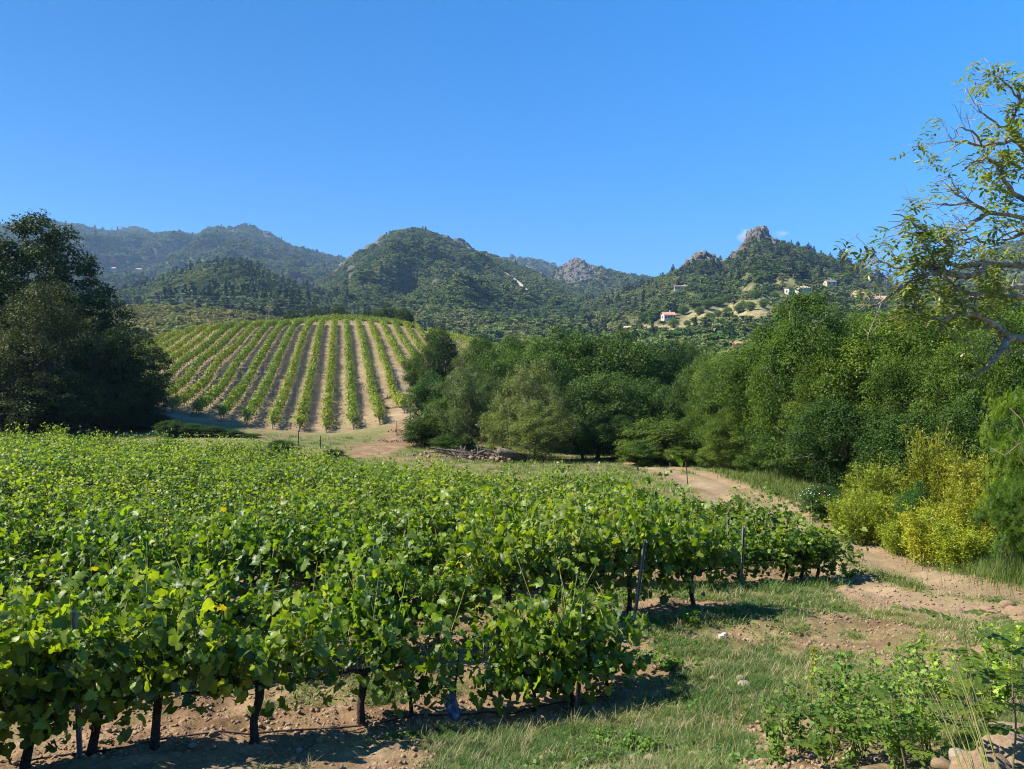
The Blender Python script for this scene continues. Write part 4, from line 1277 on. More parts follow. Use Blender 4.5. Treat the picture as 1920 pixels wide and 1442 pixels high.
# white flowering bush
b = P(1538, 968, 24.5); z = gz(b[0], b[1])
r_ = root('flowering_bush', (b[0], b[1], z), 0, 'grey green bush with small white flowers at the rubble heap', 'bush')
v = KINDS['shrub'][0]
c = link('crown', v[0], r_, scale=(1.5, 1.5, 1.15)); c.color = (.75, .9, 1.0, 1)
fp = rng.normal(size=(60, 3)); fp /= np.linalg.norm(fp, axis=1, keepdims=True); fp[:, 2] = np.abs(fp[:, 2])
fp = fp * np.array((.75, .75, .55)) * rng.uniform(.9, 1.05, (60, 1)) + np.array((0, 0, .6))
fl = link('flower_heads', scatter_mesh('flower_heads', M['flower'], RHOMB_V, QUAD_F, fp, frames(fp + np.array((0, 0, .5))), np.full(60, .055), rng.random(60)), r_)
fl['kind'] = 'stuff'
# ------------------------------------------------------------------ near vineyard
LEAF_HI = [vine_leaf(i, True) for i in range(6)]
LEAF_LO = [vine_leaf(20 + i, False) for i in range(4)]
LEAF_MESH = []
for i in range(12):
    v, f = LEAF_HI[i % 6]
    LEAF_MESH.append(np_mesh('leaf', v, f, M['vine'], False, {'tint': np.full(len(v), (i * .37) % .93)}))

def vine_parts(seed, n_shoot=21, leaves=23, fill=210, top=1.55, size=.102, spread=.56, half=.62, zlow=.27):
    """shoots as polylines, leaf frames: positions, rotation, size, tint"""
    r = np.random.default_rng(seed)
    shoots, P_, Nn, Tp, Tt = [], [], [], [], []
    for i in range(n_shoot):
        x0 = r.uniform(-half, half)
        b = np.array((x0, r.normal() * .04, .62 + r.uniform(-.04, .08)))
        side = r.choice((-1, 1))
        out_ = r.uniform(.1, spread) * side
        h = r.uniform(.55, 1.0) * (top - .62)
        long = r.random() < .34
        dx = r.normal() * .22
        t = np.linspace(0, 1, 7)
        bow = r.uniform(.1, .5) if not long else r.uniform(-.2, .1)
        pts = np.stack((b[0] + dx * t, b[1] + out_ * t ** 1.6, b[2] + h * (1.55 if long else 1.0) * (t + bow * t * (1 - t) * 2) - abs(out_) * .55 * t ** 3 * (0 if long else 1)), 1)
        shoots.append(pts)
        s = np.linspace(.06, 1.0, leaves) + r.normal(size=leaves) * .01
        s = np.clip(s, 0, 1)
        c = np.stack([np.interp(s, t, pts[:, j]) for j in range(3)], 1)
        off = r.normal(size=(leaves, 3)) * np.array((.10, .10, .06)); off[:, 1] += side * .05 * np.where(np.arange(leaves) % 2, 1, -.6)
        c = c + off
        P_.append(c)
        o = np.stack((off[:, 0], off[:, 1] + np.sign(c[:, 1]) * .10, np.full(leaves, .16)), 1)
        Nn.append(o / .2 + r.normal(size=(leaves, 3)) * 1.1)
        Tp.append(off * 6 + r.normal(size=(leaves, 3)) * .5)
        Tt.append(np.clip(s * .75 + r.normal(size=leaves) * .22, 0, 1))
    # inner and hanging leaves
    z = zlow + (top - .15 - zlow) * r.random(fill) ** .9
    wid = spread * (.55 + .45 * np.sin(np.clip((z - .3) / (top - .3), 0, 1) * math.pi)) * (.55 + .45 * r.random(fill))
    c = np.stack((r.uniform(-half, half, fill), wid * r.choice((-1, 1), fill) * r.random(fill) ** .4, z), 1)
    P_.append(c)
    Nn.append(np.stack((np.zeros(fill), c[:, 1] * 2.2, np.full(fill, .65)), 1) + r.normal(size=(fill, 3)) * .95)
    Tp.append(np.stack((r.normal(size=fill) * .5, np.sign(c[:, 1]) * .6, r.normal(size=fill) * .3), 1))
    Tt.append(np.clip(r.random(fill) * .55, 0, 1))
    P_, Nn, Tp, Tt = (np.concatenate(q) for q in (P_, Nn, Tp, Tt))
    Tt = np.where(r.random(len(Tt)) < .012, 1.0, np.minimum(Tt, .93))
    global rng
    k = rng; rng = r
    R = frames(Nn, Tp, .8)
    rng = k
    S = size * r.uniform(.42, 1.38, len(P_)) * np.where(Tt > .8, .72, 1)
    return shoots, P_, R, S, Tt

def vine_trunk(seed, lean=.09, half=.6, h=.60):
    r = np.random.default_rng(seed)
    mb = MB()
    lx, ly = r.normal() * lean, r.normal() * lean
    q = [(0, 0, -.08), (r.normal() * .015, r.normal() * .015, .05), (lx * .5 + r.normal() * .02, ly * .5, .22), (lx * .8, ly + r.normal() * .02, .42), (lx, ly, h)]
    mb.tube(q, [.050, .042, .036, .040, .046], 9)
    for s in (-1, 1):
        a = [(lx, ly, h - .02), (lx + s * .12, ly, h + .03), (s * half * .6, r.normal() * .02, h + .02 + r.normal() * .02), (s * half, r.normal() * .02, h + .03)]
        mb.tube(a, [.034, .026, .02, .014], 7)
    return mb.mesh('trunk', M['vine_bark'], True)
def shoot_mesh(shoots, rad=.0065):
    mb = MB()
    for p in shoots:
        mb.tube(p, [rad * (1 - .09 * i) for i in range(len(p))], 4, False)
    return mb.mesh('shoots', M['shoot'], True)
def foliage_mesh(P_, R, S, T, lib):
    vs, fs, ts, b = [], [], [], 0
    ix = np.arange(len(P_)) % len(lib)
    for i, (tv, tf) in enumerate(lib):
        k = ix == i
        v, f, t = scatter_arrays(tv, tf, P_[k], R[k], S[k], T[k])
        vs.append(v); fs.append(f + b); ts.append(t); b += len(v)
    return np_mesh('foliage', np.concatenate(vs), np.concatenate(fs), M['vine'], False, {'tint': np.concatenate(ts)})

VT = [vine_trunk(700 + i) for i in range(5)]
V_HI, V_LO = [], []
for i in range(5):
    sh, p, R, S, T = vine_parts(720 + i)
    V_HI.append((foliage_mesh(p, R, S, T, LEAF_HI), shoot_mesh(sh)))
for i in range(5):
    sh, p, R, S, T = vine_parts(740 + i, leaves=23, fill=300, size=.092, zlow=.16)
    V_LO.append((foliage_mesh(p, R, S, T, LEAF_LO), shoot_mesh(sh, .006)))
ROWA = math.radians(18)
GV = 'grape vines of the near vineyard'
ORD = ['first', 'second', 'third', 'fourth', 'fifth', 'sixth', 'seventh', 'eighth', 'ninth', 'tenth', 'eleventh', 'twelfth', 'thirteenth', 'fourteenth', 'fifteenth', 'sixteenth', 'seventeenth', 'eighteenth', 'nineteenth', 'twentieth']
ORD += [f'twenty-{o}' for o in ORD[:9]] + ['thirtieth'] + [f'thirty-{o}' for o in ORD[:9]]

def place_vine(x, y, label, kind, i, s=(1, 1, 1), turn=0.0):
    z = gz(x, y)
    r = root('grape_vine', (x, y, z), ROWA + turn, label, 'grape vine', GV)
    fo, sh = (V_HI if kind == 'hi' else V_LO)[i % 5]
    f = link('foliage', fo, r, scale=s); f['kind'] = 'stuff'
    link('trunk', VT[i % 5], r, scale=(1, 1, s[2]))
    g = link('shoots', sh, r, scale=s); g['kind'] = 'stuff'
    return r

# front row, vine by vine: (photo column and row of the trunk base, distance, height, wealth of leaves, label)
front = [(-330, 1500, 6.35, 1.0, 1.0, 'front row vine outside the view, third beyond the leaning trunk'), (-190, 1478, 6.6, 1.02, 1.0, 'front row vine outside the view, second beyond the leaning trunk'), (-60, 1452, 6.95, 1.0, 1.0, None),
         (48, 1436, 7.2, 1.0, .95, 'front row vine with a leaning dark trunk left of the slim metal post'),
         (168, 1425, 7.35, 1.0, .85, 'front row vine growing right behind the slim metal post'),
         (290, 1406, 7.5, 1.02, 1.0, 'front row vine with an upright dark trunk just right of the slim metal post'),
         (475, 1394, 7.8, .98, 1.0, 'front row vine with a trunk leaning left, midway to the freestanding trunk'),
         (675, 1354, 8.5, .98, .85, 'front row vine with the stout bare trunk standing clear on reddish soil'),
         (772, 1352, 8.65, .78, .42, 'thin low front row vine left of the blue sleeve'),
         (935, 1346, 8.95, .80, .5, 'short young front row vine next to the torn blue sleeve'),
         (1000, 1335, 9.0, .92, .75, 'leafy front row vine hanging to the ground right of the blue sleeve'),
         (1072, 1338, 9.1, .95, .80, 'front row vine just left of the grey end post, foliage down to the grass'),
         (1140, 1302, 9.4, .80, .55, 'last small vine of the front row, right of the grey end post')]
for i, (px, py, d, h, wl_, lb) in enumerate(front):
    b = P(px, py, d)
    z = gz(b[0], b[1])
    seed = 760 + i
    lowhang = 7 < i or i in (3, 4)
    sh, p, R, S, T = vine_parts(seed, n_shoot=int(19 * wl_ * rng.uniform(.85, 1.15)), leaves=22, fill=int(165 * wl_), top=1.55 * h, size=.108, zlow=.42, half=.52 if not lowhang or i < 5 else .40, spread=.50)
    if lowhang:       # these hang down to the grass
        p2 = p.copy(); k = rng.random(len(p)) < (.45 if i > 7 else .25)
        p2[k, 2] = .12 + .8 * (p2[k, 2] - .4) * .75 + .05
        p = p2
    r_ = root('grape_vine', (b[0], b[1], z), ROWA, lb or 'front row vine cut off by the left edge', 'grape vine', GV)
    # outermost leaves facing the path are single parts, the inner ones one mass
    order = np.argsort(p[:, 1] - .15 * p[:, 2])
    n_single = 0 if i < 3 else int(150 * wl_)
    single, rest = order[:n_single], order[n_single:]
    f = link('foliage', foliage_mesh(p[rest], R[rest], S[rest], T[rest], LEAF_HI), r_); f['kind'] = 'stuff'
    for j in single:
        m = LEAF_MESH[int(np.clip(T[j], 0, .99) * 0 + j) % 12]
        o = bpy.data.objects.new('leaf', m); COL.objects.link(o); o.parent = r_
        mt = Matrix([[*(R[j][a] * S[j]), p[j][a]] for a in range(3)] + [[0, 0, 0, 1]])
        o.matrix_basis = mt
    link('trunk', vine_trunk(780 + i, .10 if i in (3, 6) else .04, h=.60 if i < 8 else .45, half=.6 if i < 8 else .22), r_, scale=(1.15, 1.15, 1) if i < 8 else (.6, .6, .9))
    g = link('shoots', shoot_mesh(sh), r_); g['kind'] = 'stuff'

vines = []
for row in range(1, 26):
    o = ROW0 + RN * 2.32 * row
    for k in range(-70, 40):
        q = o + RD * (k * 1.06 + rng.normal() * .07 + row * .37)
        ang = q[0] / max(q[1], .1)
        if not inside(np.array([q[0]]), np.array([q[1]]), FIELD)[0]: continue
        if q[1] < 3 or ang < -1.2: continue
        vines.append((row, q))
vines.append((2, P(1502, 1090, 15.9)[:2]))
rank = {}
for row_ in set(v[0] for v in vines):
    for n_, v in enumerate(sorted((v for v in vines if v[0] == row_), key=lambda v: -(v[1] @ RD))):
        rank[(row_, round(float(v[1][0]), 4), round(float(v[1][1]), 4))] = n_
vines.sort(key=lambda v: v[1][1] ** 2 + v[1][0] ** 2)
spare = []
cnt = len(front)
for i, (row, q) in enumerate(vines):
    n_from_end = rank[(row, round(float(q[0]), 4), round(float(q[1]), 4))]
    s = (rng.uniform(.95, 1.12), rng.uniform(.92, 1.2), rng.uniform(.74, 1.16) * (1 if row < 3 else .92 if row < 4 else .90 if q[0] < -12 else .80) * (.78 if q[0] > 3.2 and row > 1 else 1))
    if cnt < 300 and q[0] / q[1] > -.74:
        hi = row <= 2
        if row <= 3 and n_from_end < 39:
            lb = f'vine in the {ORD[row]} row back from the path, {ORD[n_from_end]} from that row\'s right end'
        else:
            lb = f'leafy grape vine in the {ORD[row]} row back from the path'
        place_vine(q[0], q[1], lb, 'hi' if hi else 'lo', i, s, rng.choice((0, math.pi)))
        cnt += 1
    else:
        spare.append((q, s))
print('near vines', len(vines), 'spare', len(spare))
if spare:
    VC = bpy.data.collections.new('far_vine_kinds')
    for i in range(5):
        VC.objects.link(bpy.data.objects.new('d_vine', V_LO[i][0]))
    pts = np.array([(q[0], q[1], gz(q[0], q[1])) for q, s in spare])
    gn_instances('grape_vines', pts, np.array([s for q, s in spare]), np.array([(0, 0, ROWA + math.pi * (i % 2)) for i in range(len(spare))]), VC, 'far end of the near vineyard, rows merging into one leafy mass')

# posts of the near vineyard
def post(px, pyb, d, h, lean, label, name='vineyard_post', mat='metal', w=.045, group='posts of the near vineyard', holes=True, cat='post'):
    b = P(px, pyb, d); z = gz(b[0], b[1])
    r = root(name, (b[0], b[1], z), ROWA, label, cat, group)
    mb = MB()
    t = .006
    top = np.array((lean[0], lean[1], h))
    def bar(ox, oy, sx, sy):
        v = []
        for k, zz in ((0, -.3), (1, h)):
            for x, y in ((-sx, -sy), (sx, -sy), (sx, sy), (-sx, sy)):
                f_ = (zz / h)
                v.append((ox + x + lean[0] * f_, oy + y + lean[1] * f_, zz))
        mb.add(v, [(3, 2, 1, 0), (4, 5, 6, 7), (0, 1, 5, 4), (1, 2, 6, 5), (2, 3, 7, 6), (3, 0, 4, 7)])
    bar(0, 0, w / 2, t / 2); bar(-w / 2 + t / 2, -w * .35 - t / 2, t / 2, w * .35); bar(w / 2 - t / 2, -w * .35 - t / 2, t / 2, w * .35)
    link('profile', mb.mesh('profile', M[mat]), r)
    if holes:
        for zz in (.5, .8, 1.1, 1.4):
            if zz < h:
                hk = MB(); f_ = zz / h
                hk.box((lean[0] * f_ + w * .7, lean[1] * f_ - w * .3, zz), (w * .45, .012, .02))
                link('wire_hook', hk.mesh('wire_hook', M[mat]), r)
    return r
post(151, 1432, 7.3, 1.46, (-.02, 0), 'slim metal post in the front row beside the leaning trunk')
post(1082, 1326, 8.98, 1.30, (.09, .02), 'grey metal end post of the front row with bare top')
post(1188, 1166, 11.65, 1.26, (.20, .04), 'leaning grey metal end post of the second row')
post(1016, 1165, 11.6, 1.36, (.02, 0), 'grey post top poking out of the second row')
post(1388, 1100, 15.0, 1.22, (.05, 0), 'pale post in the third row left of the slanted trunks')
post(1365, 1080, 16.5, 1.28, (-.03, 0), 'post top showing above the vines behind the third row end')
post(702, 1135, 12.4, 1.48, (.02, 0), 'post top showing in the middle of the second row')
post(1512, 1092, 16.0, .62, (-.06, .02), 'thin pale green stake under the last vines of the third row', 'stake', 'metal', .022, None, False, 'stake')
for px, pyb, d, h, ln, lb in [(560, 838, 50.5, 1.05, (0, 0), 'thin iron stake left of the pair below the vine hill'), (601, 842, 49.5, .85, (0, 0), 'thin iron stake right of the pair below the vine hill'),
                              (1290, 915, 31.5, 1.15, (-.12, 0), 'thin rusty stake standing by the track behind the vines'), (744, 815, 60, 1.1, (0, 0), 'thin stake on the rubbly edge right of the hill rows'), (746, 722, 90, 1.3, (0, 0), 'thin stake at the corner of the short vine rows'),
                              (770, 790, 66, 1.4, (0, 0), 'thin stake in front of the blue green shrub'), (388, 720, 86, 1.3, (0, 0), 'thin stake inside the hill vine rows')]:
    post(px, pyb, d, h, ln, lb, 'stake', 'rust', .05 if d > 40 else .03, 'thin iron stakes', False, 'stake')
# trellis wires and the drip hose of the front rows
for row, hs_ in ((0, (.62, .95)), (1, (.62, 1.0)), (2, (1.0,))):
    o = ROW0 + RN * 2.32 * row
    for h in hs_:
        pts = []
        for k in np.arange(-7, 3.4 + row * 1.6, .7):
            q = o + RD * k
            pts.append((q[0], q[1], gz(q[0], q[1]) * .0 + float(base_z(q[0], q[1])) + h))
        mb = MB(); mb.tube(pts, .0022, 4)
        tag(link('trellis_wire', mb.mesh('trellis_wire', M['metal'])), f'thin trellis wire {"low" if h < .8 else "high"} along the {ORD[row] if row else "front"} row' + ('' if row == 0 else ' back from the path'), 'wire', 'trellis wires')
pts = []
for k in np.arange(-6, 3.2, .3):
    q = ROW0 + RD * k - RN * .10
    pts.append((q[0], q[1] + .03 * math.sin(k * 3), gz(q[0], q[1]) + .03 + .012 * math.sin(k * 5)))
mb = MB(); mb.tube(pts, .010, 6)
tag(link('drip_hose', mb.mesh('drip_hose', M['hose'], True)), 'thin dark drip hose lying along the foot of the front row', 'hose')

# torn blue vine sleeve
def blue_sleeve():
    m, N, L = new_mat('blue_sleeve')
    col = ramp(N, L, noise(N, L, 14, 4, .6), [(.38, (.07, .10, .17)), (.52, (.13, .19, .30)), (.62, (.38, .38, .34))])
    pb = N.new('ShaderNodeBsdfPrincipled'); L.new(col, pb.inputs['Base Color']); pb.inputs['Roughness'].default_value = .5
    out(N, L, pb.outputs[0])
    b = P(852, 1350, 8.7); z = gz(b[0], b[1])
    mb = MB(); n, k = 26, 9
    for j in range(k):
        t = j / (k - 1)
        for i in range(n):
            a = 2 * math.pi * i / n
            rr = .050 + .016 * math.sin(3 * a + 4 * t) + .012 * math.sin(7 * a - 6 * t) + .02 * (1 - t) ** 2
            zt = t * (.24 + .10 * math.sin(a * 1.0 + 2.4) + .03 * math.sin(5 * a))
            mb.v.append((rr * math.cos(a) - .06 * t, rr * math.sin(a), zt - .01))
    for j in range(k - 1):
        for i in range(n):
            if (i * 7 + j * 5) % 31 == 0: continue
            mb.f.append((j * n + i, j * n + (i + 1) % n, (j + 1) * n + (i + 1) % n, (j + 1) * n + i))
    r = root('vine_sleeve', (b[0], b[1], z), 0, 'torn blue plastic sleeve standing at the foot of a young vine', 'sleeve')
    link('tube', mb.mesh('tube', m), r)
    mb = MB(); mb.tube([(0, 0, -.1), (.01, 0, .3), (.05, .02, .75)], [.012, .011, .009], 6)
    link('young_stem', mb.mesh('young_stem', M['vine_bark']), r)
blue_sleeve()

# ------------------------------------------------------------------ hillside vineyard, one object per row
def hill_row(k, t0, t1, base, dirv, label, name='vine_row', dens=62, group='vine rows on the hillside', posts=True, hscale=1.0):
    o = base
    n_m = t1 - t0
    if n_m < 2: return
    r = np.random.default_rng(900 + k)
    tm = np.arange(t0, t1, .25)
    line = o[None] + dirv[None] * tm[:, None]
    lz = ground_z(line[:, 0], line[:, 1])
    root_o = root(name, (line[0, 0], line[0, 1], float(lz[0])), 0, label, 'vine row', group)
    org = np.array((line[0, 0], line[0, 1], float(lz[0])))
    n = int(n_m * dens)
    t = r.uniform(t0, t1, n)
    # each vine is a bump, some are missing or weak
    vi = np.floor(t / 1.05).astype(int)
    strength = .70 + .55 * vnoise(vi * 1.37 + k * 11.1, k * 3.3)
    keep = r.random(n) < np.clip(strength * 1.1 - .1, 0, 1)
    t, vi, strength = t[keep], vi[keep], strength[keep]
    n = len(t)
    nrm = np.array((dirv[1], -dirv[0]))
    lat = r.normal(size=n) * .205 * (.7 + .5 * strength)
    p2 = o[None] + dirv[None] * t[:, None] + nrm[None] * lat[:, None]
    z = np.interp(t, tm, lz) + (.34 + (.88 * strength) * r.random(n) ** .75 * hscale * 1.05 + .18 * (r.random(n) < .05))
    p = np.stack((p2[:, 0], p2[:, 1], z), 1) - org
    nn = np.stack((nrm[0] * lat * 3, nrm[1] * lat * 3, np.full(n, .5)), 1) + r.normal(size=(n, 3)) * .5
    global rng
    kk = rng; rng = r
    R = frames(nn, None, .3)
    rng = kk
    me = scatter_mesh('foliage', M['vine_hill'], RHOMB_V * np.array((1.5, 1, 1)), QUAD_F, p, R, .20 * r.uniform(.6, 1.3, n), r.random(n))
    f = link('foliage', me, root_o); f['kind'] = 'stuff'
    mb = MB()
    for tt in np.arange(t0 + .4, t1, 1.05):
        q = o + dirv * tt; zz = float(np.interp(tt, tm, lz))
        mb.tube([(q[0] - org[0], q[1] - org[1], zz - org[2] - .05), (q[0] - org[0] + r.normal() * .03, q[1] - org[1], zz - org[2] + .62)], [.03, .025], 4, False)
    tr = link('trunks', mb.mesh('trunks', M['vine_bark']), root_o); tr['kind'] = 'stuff'
    if posts:
        for tt in np.arange(t0, t1, 5.5):
            q = o + dirv * tt; zz = float(np.interp(tt, tm, lz))
            mb = MB(); mb.box((q[0] - org[0], q[1] - org[1], zz - org[2] + .6), (.05, .05, 1.5))
            link('post', mb.mesh('post', M['metal']), root_o)

BX = P(325, 772, 70)[:2]; BR = P(720, 795, 67)[:2]
rows = []
for k in range(-17, 9):
    o = H0 + HN * HSP * k
    # lower end follows the curved headland, upper end the crest path
    y0 = np.interp(k, [-17, -10, -7, -6, -3, 0, 2, 3, 4, 5, 6, 9], [90, 74, 70.5, 69, 66.6, 65.8, 66.5, 69, 99, 104, 112, 130])
    y1 = np.interp(k, [-17, -12, -6, 0, 5, 9], [146, 149, 152, 153.5, 153, 152])
    t0 = (y0 - o[1]) / HD[1]; t1 = (y1 - o[1]) / HD[1]
    rows.append((k, t0, t1, o))
for j, (k, t0, t1, o) in enumerate(rows[::-1]):
    hill_row(k, t0, t1, o, HD, f'vine row running up the hill, {ORD[j]} from the right of the block', dens=150 if k > -9 else 100)
# crest rows running across beyond the upper path
CD = np.array((HN[0], HN[1]))
for j in range(6):
    o = H0 + HD * (91.5 + j * 2.6)
    hill_row(60 + j, -44, 16.5 - j * .4, o, CD, f'vine row along the crest beyond the upper path, {ORD[j]} behind it', dens=44, group='vine rows along the crest', posts=(j == 0))
# rows on the right flank, seen over the dark evergreen
for j in range(15):
    o = H0 + HN * HSP * (9.6 + j * 1.0)
    hill_row(80 + j, 52 + j, 118, o, HD, f'vine row on the right flank beyond the dark evergreen, {ORD[j]} from the left', dens=44, group='vine rows on the right flank', posts=False)

# ------------------------------------------------------------------ grass, weeds, stones
def in_view(x, y, z, m=60):
    c, s = math.cos(PITCH), math.sin(PITCH)
    f = y * c - z * s
    px = CX + F * x / f; py = CY - F * (y * s + z * c) / f
    return (px > -m * 4) & (px < 1920 + m * 6) & (py < 1442 + m * 2)
def blades(name, n, xr, yr, hgt, wid, thr, mat, seed, power=1.0, maxd=None, tufts=12):
    r = np.random.default_rng(seed)
    m = n // tufts
    # even in the picture: density falls with distance
    y = yr[0] * (yr[1] / yr[0]) ** r.random(m * 3)
    x = (r.uniform(xr[0], xr[1], m * 3)) * y
    z = base_z(x, y)
    g = grass_w(x, y) * (.1 + 1.8 * fbm(x * 2.6, y * 2.6, 8.0, 3))
    k = (g > thr) & in_view(x, y, z) & (r.random(m * 3) < np.clip((g - thr) * 4, .05, 1))
    x, y, g = x[k][:m], y[k][:m], g[k][:m]
    N_ = len(x)
    bx = np.repeat(x, tufts) + r.normal(size=N_ * tufts) * .045 * np.repeat(np.clip(y / 9, .8, 3), tufts)
    by = np.repeat(y, tufts) + r.normal(size=N_ * tufts) * .045 * np.repeat(np.clip(y / 9, .8, 3), tufts)
    bz = ground_z(bx, by) - .01
    q = len(bx)
    h = hgt * r.uniform(.45, 1.3, q) * np.repeat(.5 + .9 * g, tufts)
    w = wid * r.uniform(.7, 1.3, q) * np.clip(by / 8, .7, 3)
    a = r.uniform(0, 6.28, q)
    lean = r.uniform(.4, 1.6, q) * h
    dx, dy = np.cos(a) * lean, np.sin(a) * lean
    sx, sy = -np.sin(a) * w, np.cos(a) * w
    b0 = np.stack((bx - sx, by - sy, bz), 1); b1 = np.stack((bx + sx, by + sy, bz), 1)
    m0 = np.stack((bx + dx * .35 - sx * .7, by + dy * .35 - sy * .7, bz + h * .6), 1); m1 = np.stack((bx + dx * .35 + sx * .7, by + dy * .35 + sy * .7, bz + h * .6), 1)
    tp = np.stack((bx + dx, by + dy, bz + h), 1)
    v = np.stack((b0, b1, m1, m0, tp), 1).reshape(-1, 3)
    i = np.arange(q)[:, None] * 5
    f = np.concatenate((i + np.array([[0, 1, 2]]), i + np.array([[0, 2, 3]]), i + np.array([[3, 2, 4]])))
    patch = sstep(.46, .68, fbm(x * .8 + 31, y * .8, 2.0, 3))
    tint = np.repeat(np.clip(np.repeat(r.random(N_) * .35 + patch * .6, tufts) + r.random(q) * .25 - .1, 0, 1), 5)
    o = link(name, np_mesh(name, v, f, M[mat], False, {'tint': tint}))
    return tag(o, None, None, None, 'stuff')
blades('grass', 300000, (-.55, .82), (5.0, 17), .055, .0026, .44, 'grass', 31)
blades('grass', 60000, (-.35, .70), (14, 60), .15, .0040, .40, 'grass', 32)
blades('dry_grass', 36000, (-.4, .70), (5.5, 48), .10, .0024, .26, 'straw', 33)

# taller verge grass between the track and the bamboo
def tall_grass():
    r = np.random.default_rng(44)
    n = 16000
    t = r.random(n)
    tr = np.array(TRACK[1:7]); seg = r.integers(0, len(tr) - 1, n)
    a, b = tr[seg], tr[seg + 1]
    c = a + (b - a) * t[:, None]
    d = b - a; nn = np.stack((d[:, 1], -d[:, 0]), 1); nn /= np.linalg.norm(nn, axis=1, keepdims=True)
    nn *= np.where(nn[:, 1:2] > 0, 1, -1) * np.where(nn[:, 0:1] < -.0, 1, 1)
    nn = np.where((nn[:, 0:1] + nn[:, 1:2]) < 0, -nn, nn)
    c = c + r.normal(size=(n, 2)) * .35 + nn * (1.7 + 2.6 * r.random(n)[:, None] ** 1.1)
    x, y = c[:, 0], c[:, 1]
    z = ground_z(x, y)
    h = r.uniform(.12, .5, n) * (.2 + 1.3 * fbm(x * .9, y * .9, 2, 3))
    w = .004 * np.clip(y / 10, 1, 3)
    an = r.uniform(0, 6.28, n); ln = h * r.uniform(.1, .6, n)
    sx, sy = -np.sin(an) * w, np.cos(an) * w
    v = np.stack((np.stack((x - sx, y - sy, z), 1), np.stack((x + sx, y + sy, z), 1), np.stack((x + np.cos(an) * ln * .4 + sx * .7, y + np.sin(an) * ln * .4 + sy * .7, z + h * .6), 1),
                  np.stack((x + np.cos(an) * ln * .4 - sx * .7, y + np.sin(an) * ln * .4 - sy * .7, z + h * .6), 1), np.stack((x + np.cos(an) * ln, y + np.sin(an) * ln, z + h), 1)), 1).reshape(-1, 3)
    i = np.arange(n)[:, None] * 5
    f = np.concatenate((i + np.array([[0, 1, 2]]), i + np.array([[0, 2, 3]]), i + np.array([[3, 2, 4]])))
    tag(link('tall_grass', np_mesh('tall_grass', v, f, M['grass'], False, {'tint': np.repeat(r.random(n), 5)})), None, None, None, 'stuff')
tall_grass()

# low broad-leaved weeds between the tufts
def weeds():
    r = np.random.default_rng(61)
    y = 6.0 * (2.6 ** r.random(5000)); x = r.uniform(-.7, .7, 5000) * y
    g = grass_w(x, y)
    k = (g > .3) & (fbm(x * 1.4, y * 1.4, 5, 3) > .54)
    x, y = x[k], y[k]
    n = len(x)
    x = np.repeat(x, 6) + r.normal(size=n * 6) * .05; y = np.repeat(y, 6) + r.normal(size=n * 6) * .05
    z = ground_z(x, y) + r.uniform(.01, .09, n * 6)
    p = np.stack((x, y, z), 1)
    me = scatter_mesh('low_weeds', M['weed'], RHOMB_V * np.array((1.3, 1, 1)), QUAD_F, p, frames(r.normal(size=p.shape) * .5 + np.array((0, 0, .9))), r.uniform(.02, .055, n * 6), r.random(n * 6))
    tag(link('low_weeds', me), None, None, None, 'stuff')
weeds()

# stones: the ones that can be picked apart are things, the crumbs one mass
SM = []
for i in range(8):
    v, f = rock_shape(40 + i, 2, .5, 1.4)
    v = v * np.array((1, .85, .62))
    SM.append(np_mesh('stone', v, f, M['stone' if i % 2 else 'straw_clod'], False))
STONES = [(1440, 1252, 9.9, .09, 'pale ochre stone in the grass below the white scrap'), (1395, 1300, 8.9, .10, None), (1410, 1322, 8.5, .07, None), (1388, 1282, 9.2, .08, None), (1372, 1312, 8.7, .06, None),
          (1460, 1382, 7.5, .07, None), (1450, 1395, 7.35, .06, None), (1298, 1432, 6.9, .12, 'large tan stone at the bottom of the bare patch'), (1218, 1425, 7.0, .09, None), (1185, 1412, 7.2, .07, None), (1250, 1395, 7.4, .06, None),
          (1100, 1425, 7.2, .07, None), (1140, 1436, 7.0, .08, None), (1262, 1408, 7.2, .06, None), (1330, 1395, 7.4, .05, None), (1405, 1195, 10.9, .07, None), (1575, 1230, 9.6, .08, None), (1560, 1215, 9.9, .06, None), (1590, 1222, 9.7, .06, None),
          (1340, 1270, 9.4, .07, None), (1300, 1262, 9.7, .05, None), (1420, 925, 30, .22, 'round pale boulder in the grass beside the far track'), (600, 1395, 7.8, .06, None), (560, 1402, 7.7, .05, None), (640, 1388, 8.0, .06, None), (540, 1375, 8.2, .05, None),
          (400, 1380, 7.9, .06, None), (360, 1395, 7.6, .05, None), (330, 1432, 7.3, .07, None), (230, 1420, 7.4, .05, None), (720, 1375, 8.2, .05, None), (760, 1300, 9.4, .06, None), (790, 1225, 10.6, .05, None), (820, 1235, 10.4, .05, None),
          (1730, 1135, 13.0, .09, None), (1820, 1148, 12.0, .16, None), (1870, 1160, 11.4, .20, None), (1905, 1150, 11.8, .18, None), (1850, 1140, 12.3, .14, None), (1890, 1138, 12.4, .15, None), (1915, 1175, 10.7, .16, None), (1660, 1120, 13.6, .05, None), (1600, 1110, 14.3, .06, None),
          (1780, 1200, 8.6, .15, 'weathered grey stone among the acacia seedlings'), (1895, 1405, 4.6, .25, 'big pale rock at the bottom right corner'), (1845, 1432, 4.5, .20, None), (1915, 1360, 5.0, .26, None), (1800, 1415, 4.9, .10, None), (1770, 1440, 4.8, .09, None),
          (1498, 948, 27.5, .20, None), (1512, 955, 27, .26, None), (1525, 962, 26, .22, None), (1505, 965, 26.2, .18, None), (1488, 952, 27.5, .16, None), (1478, 945, 28.3, .18, None), (1515, 972, 25.3, .20, None), (1530, 955, 26.5, .2, None)]
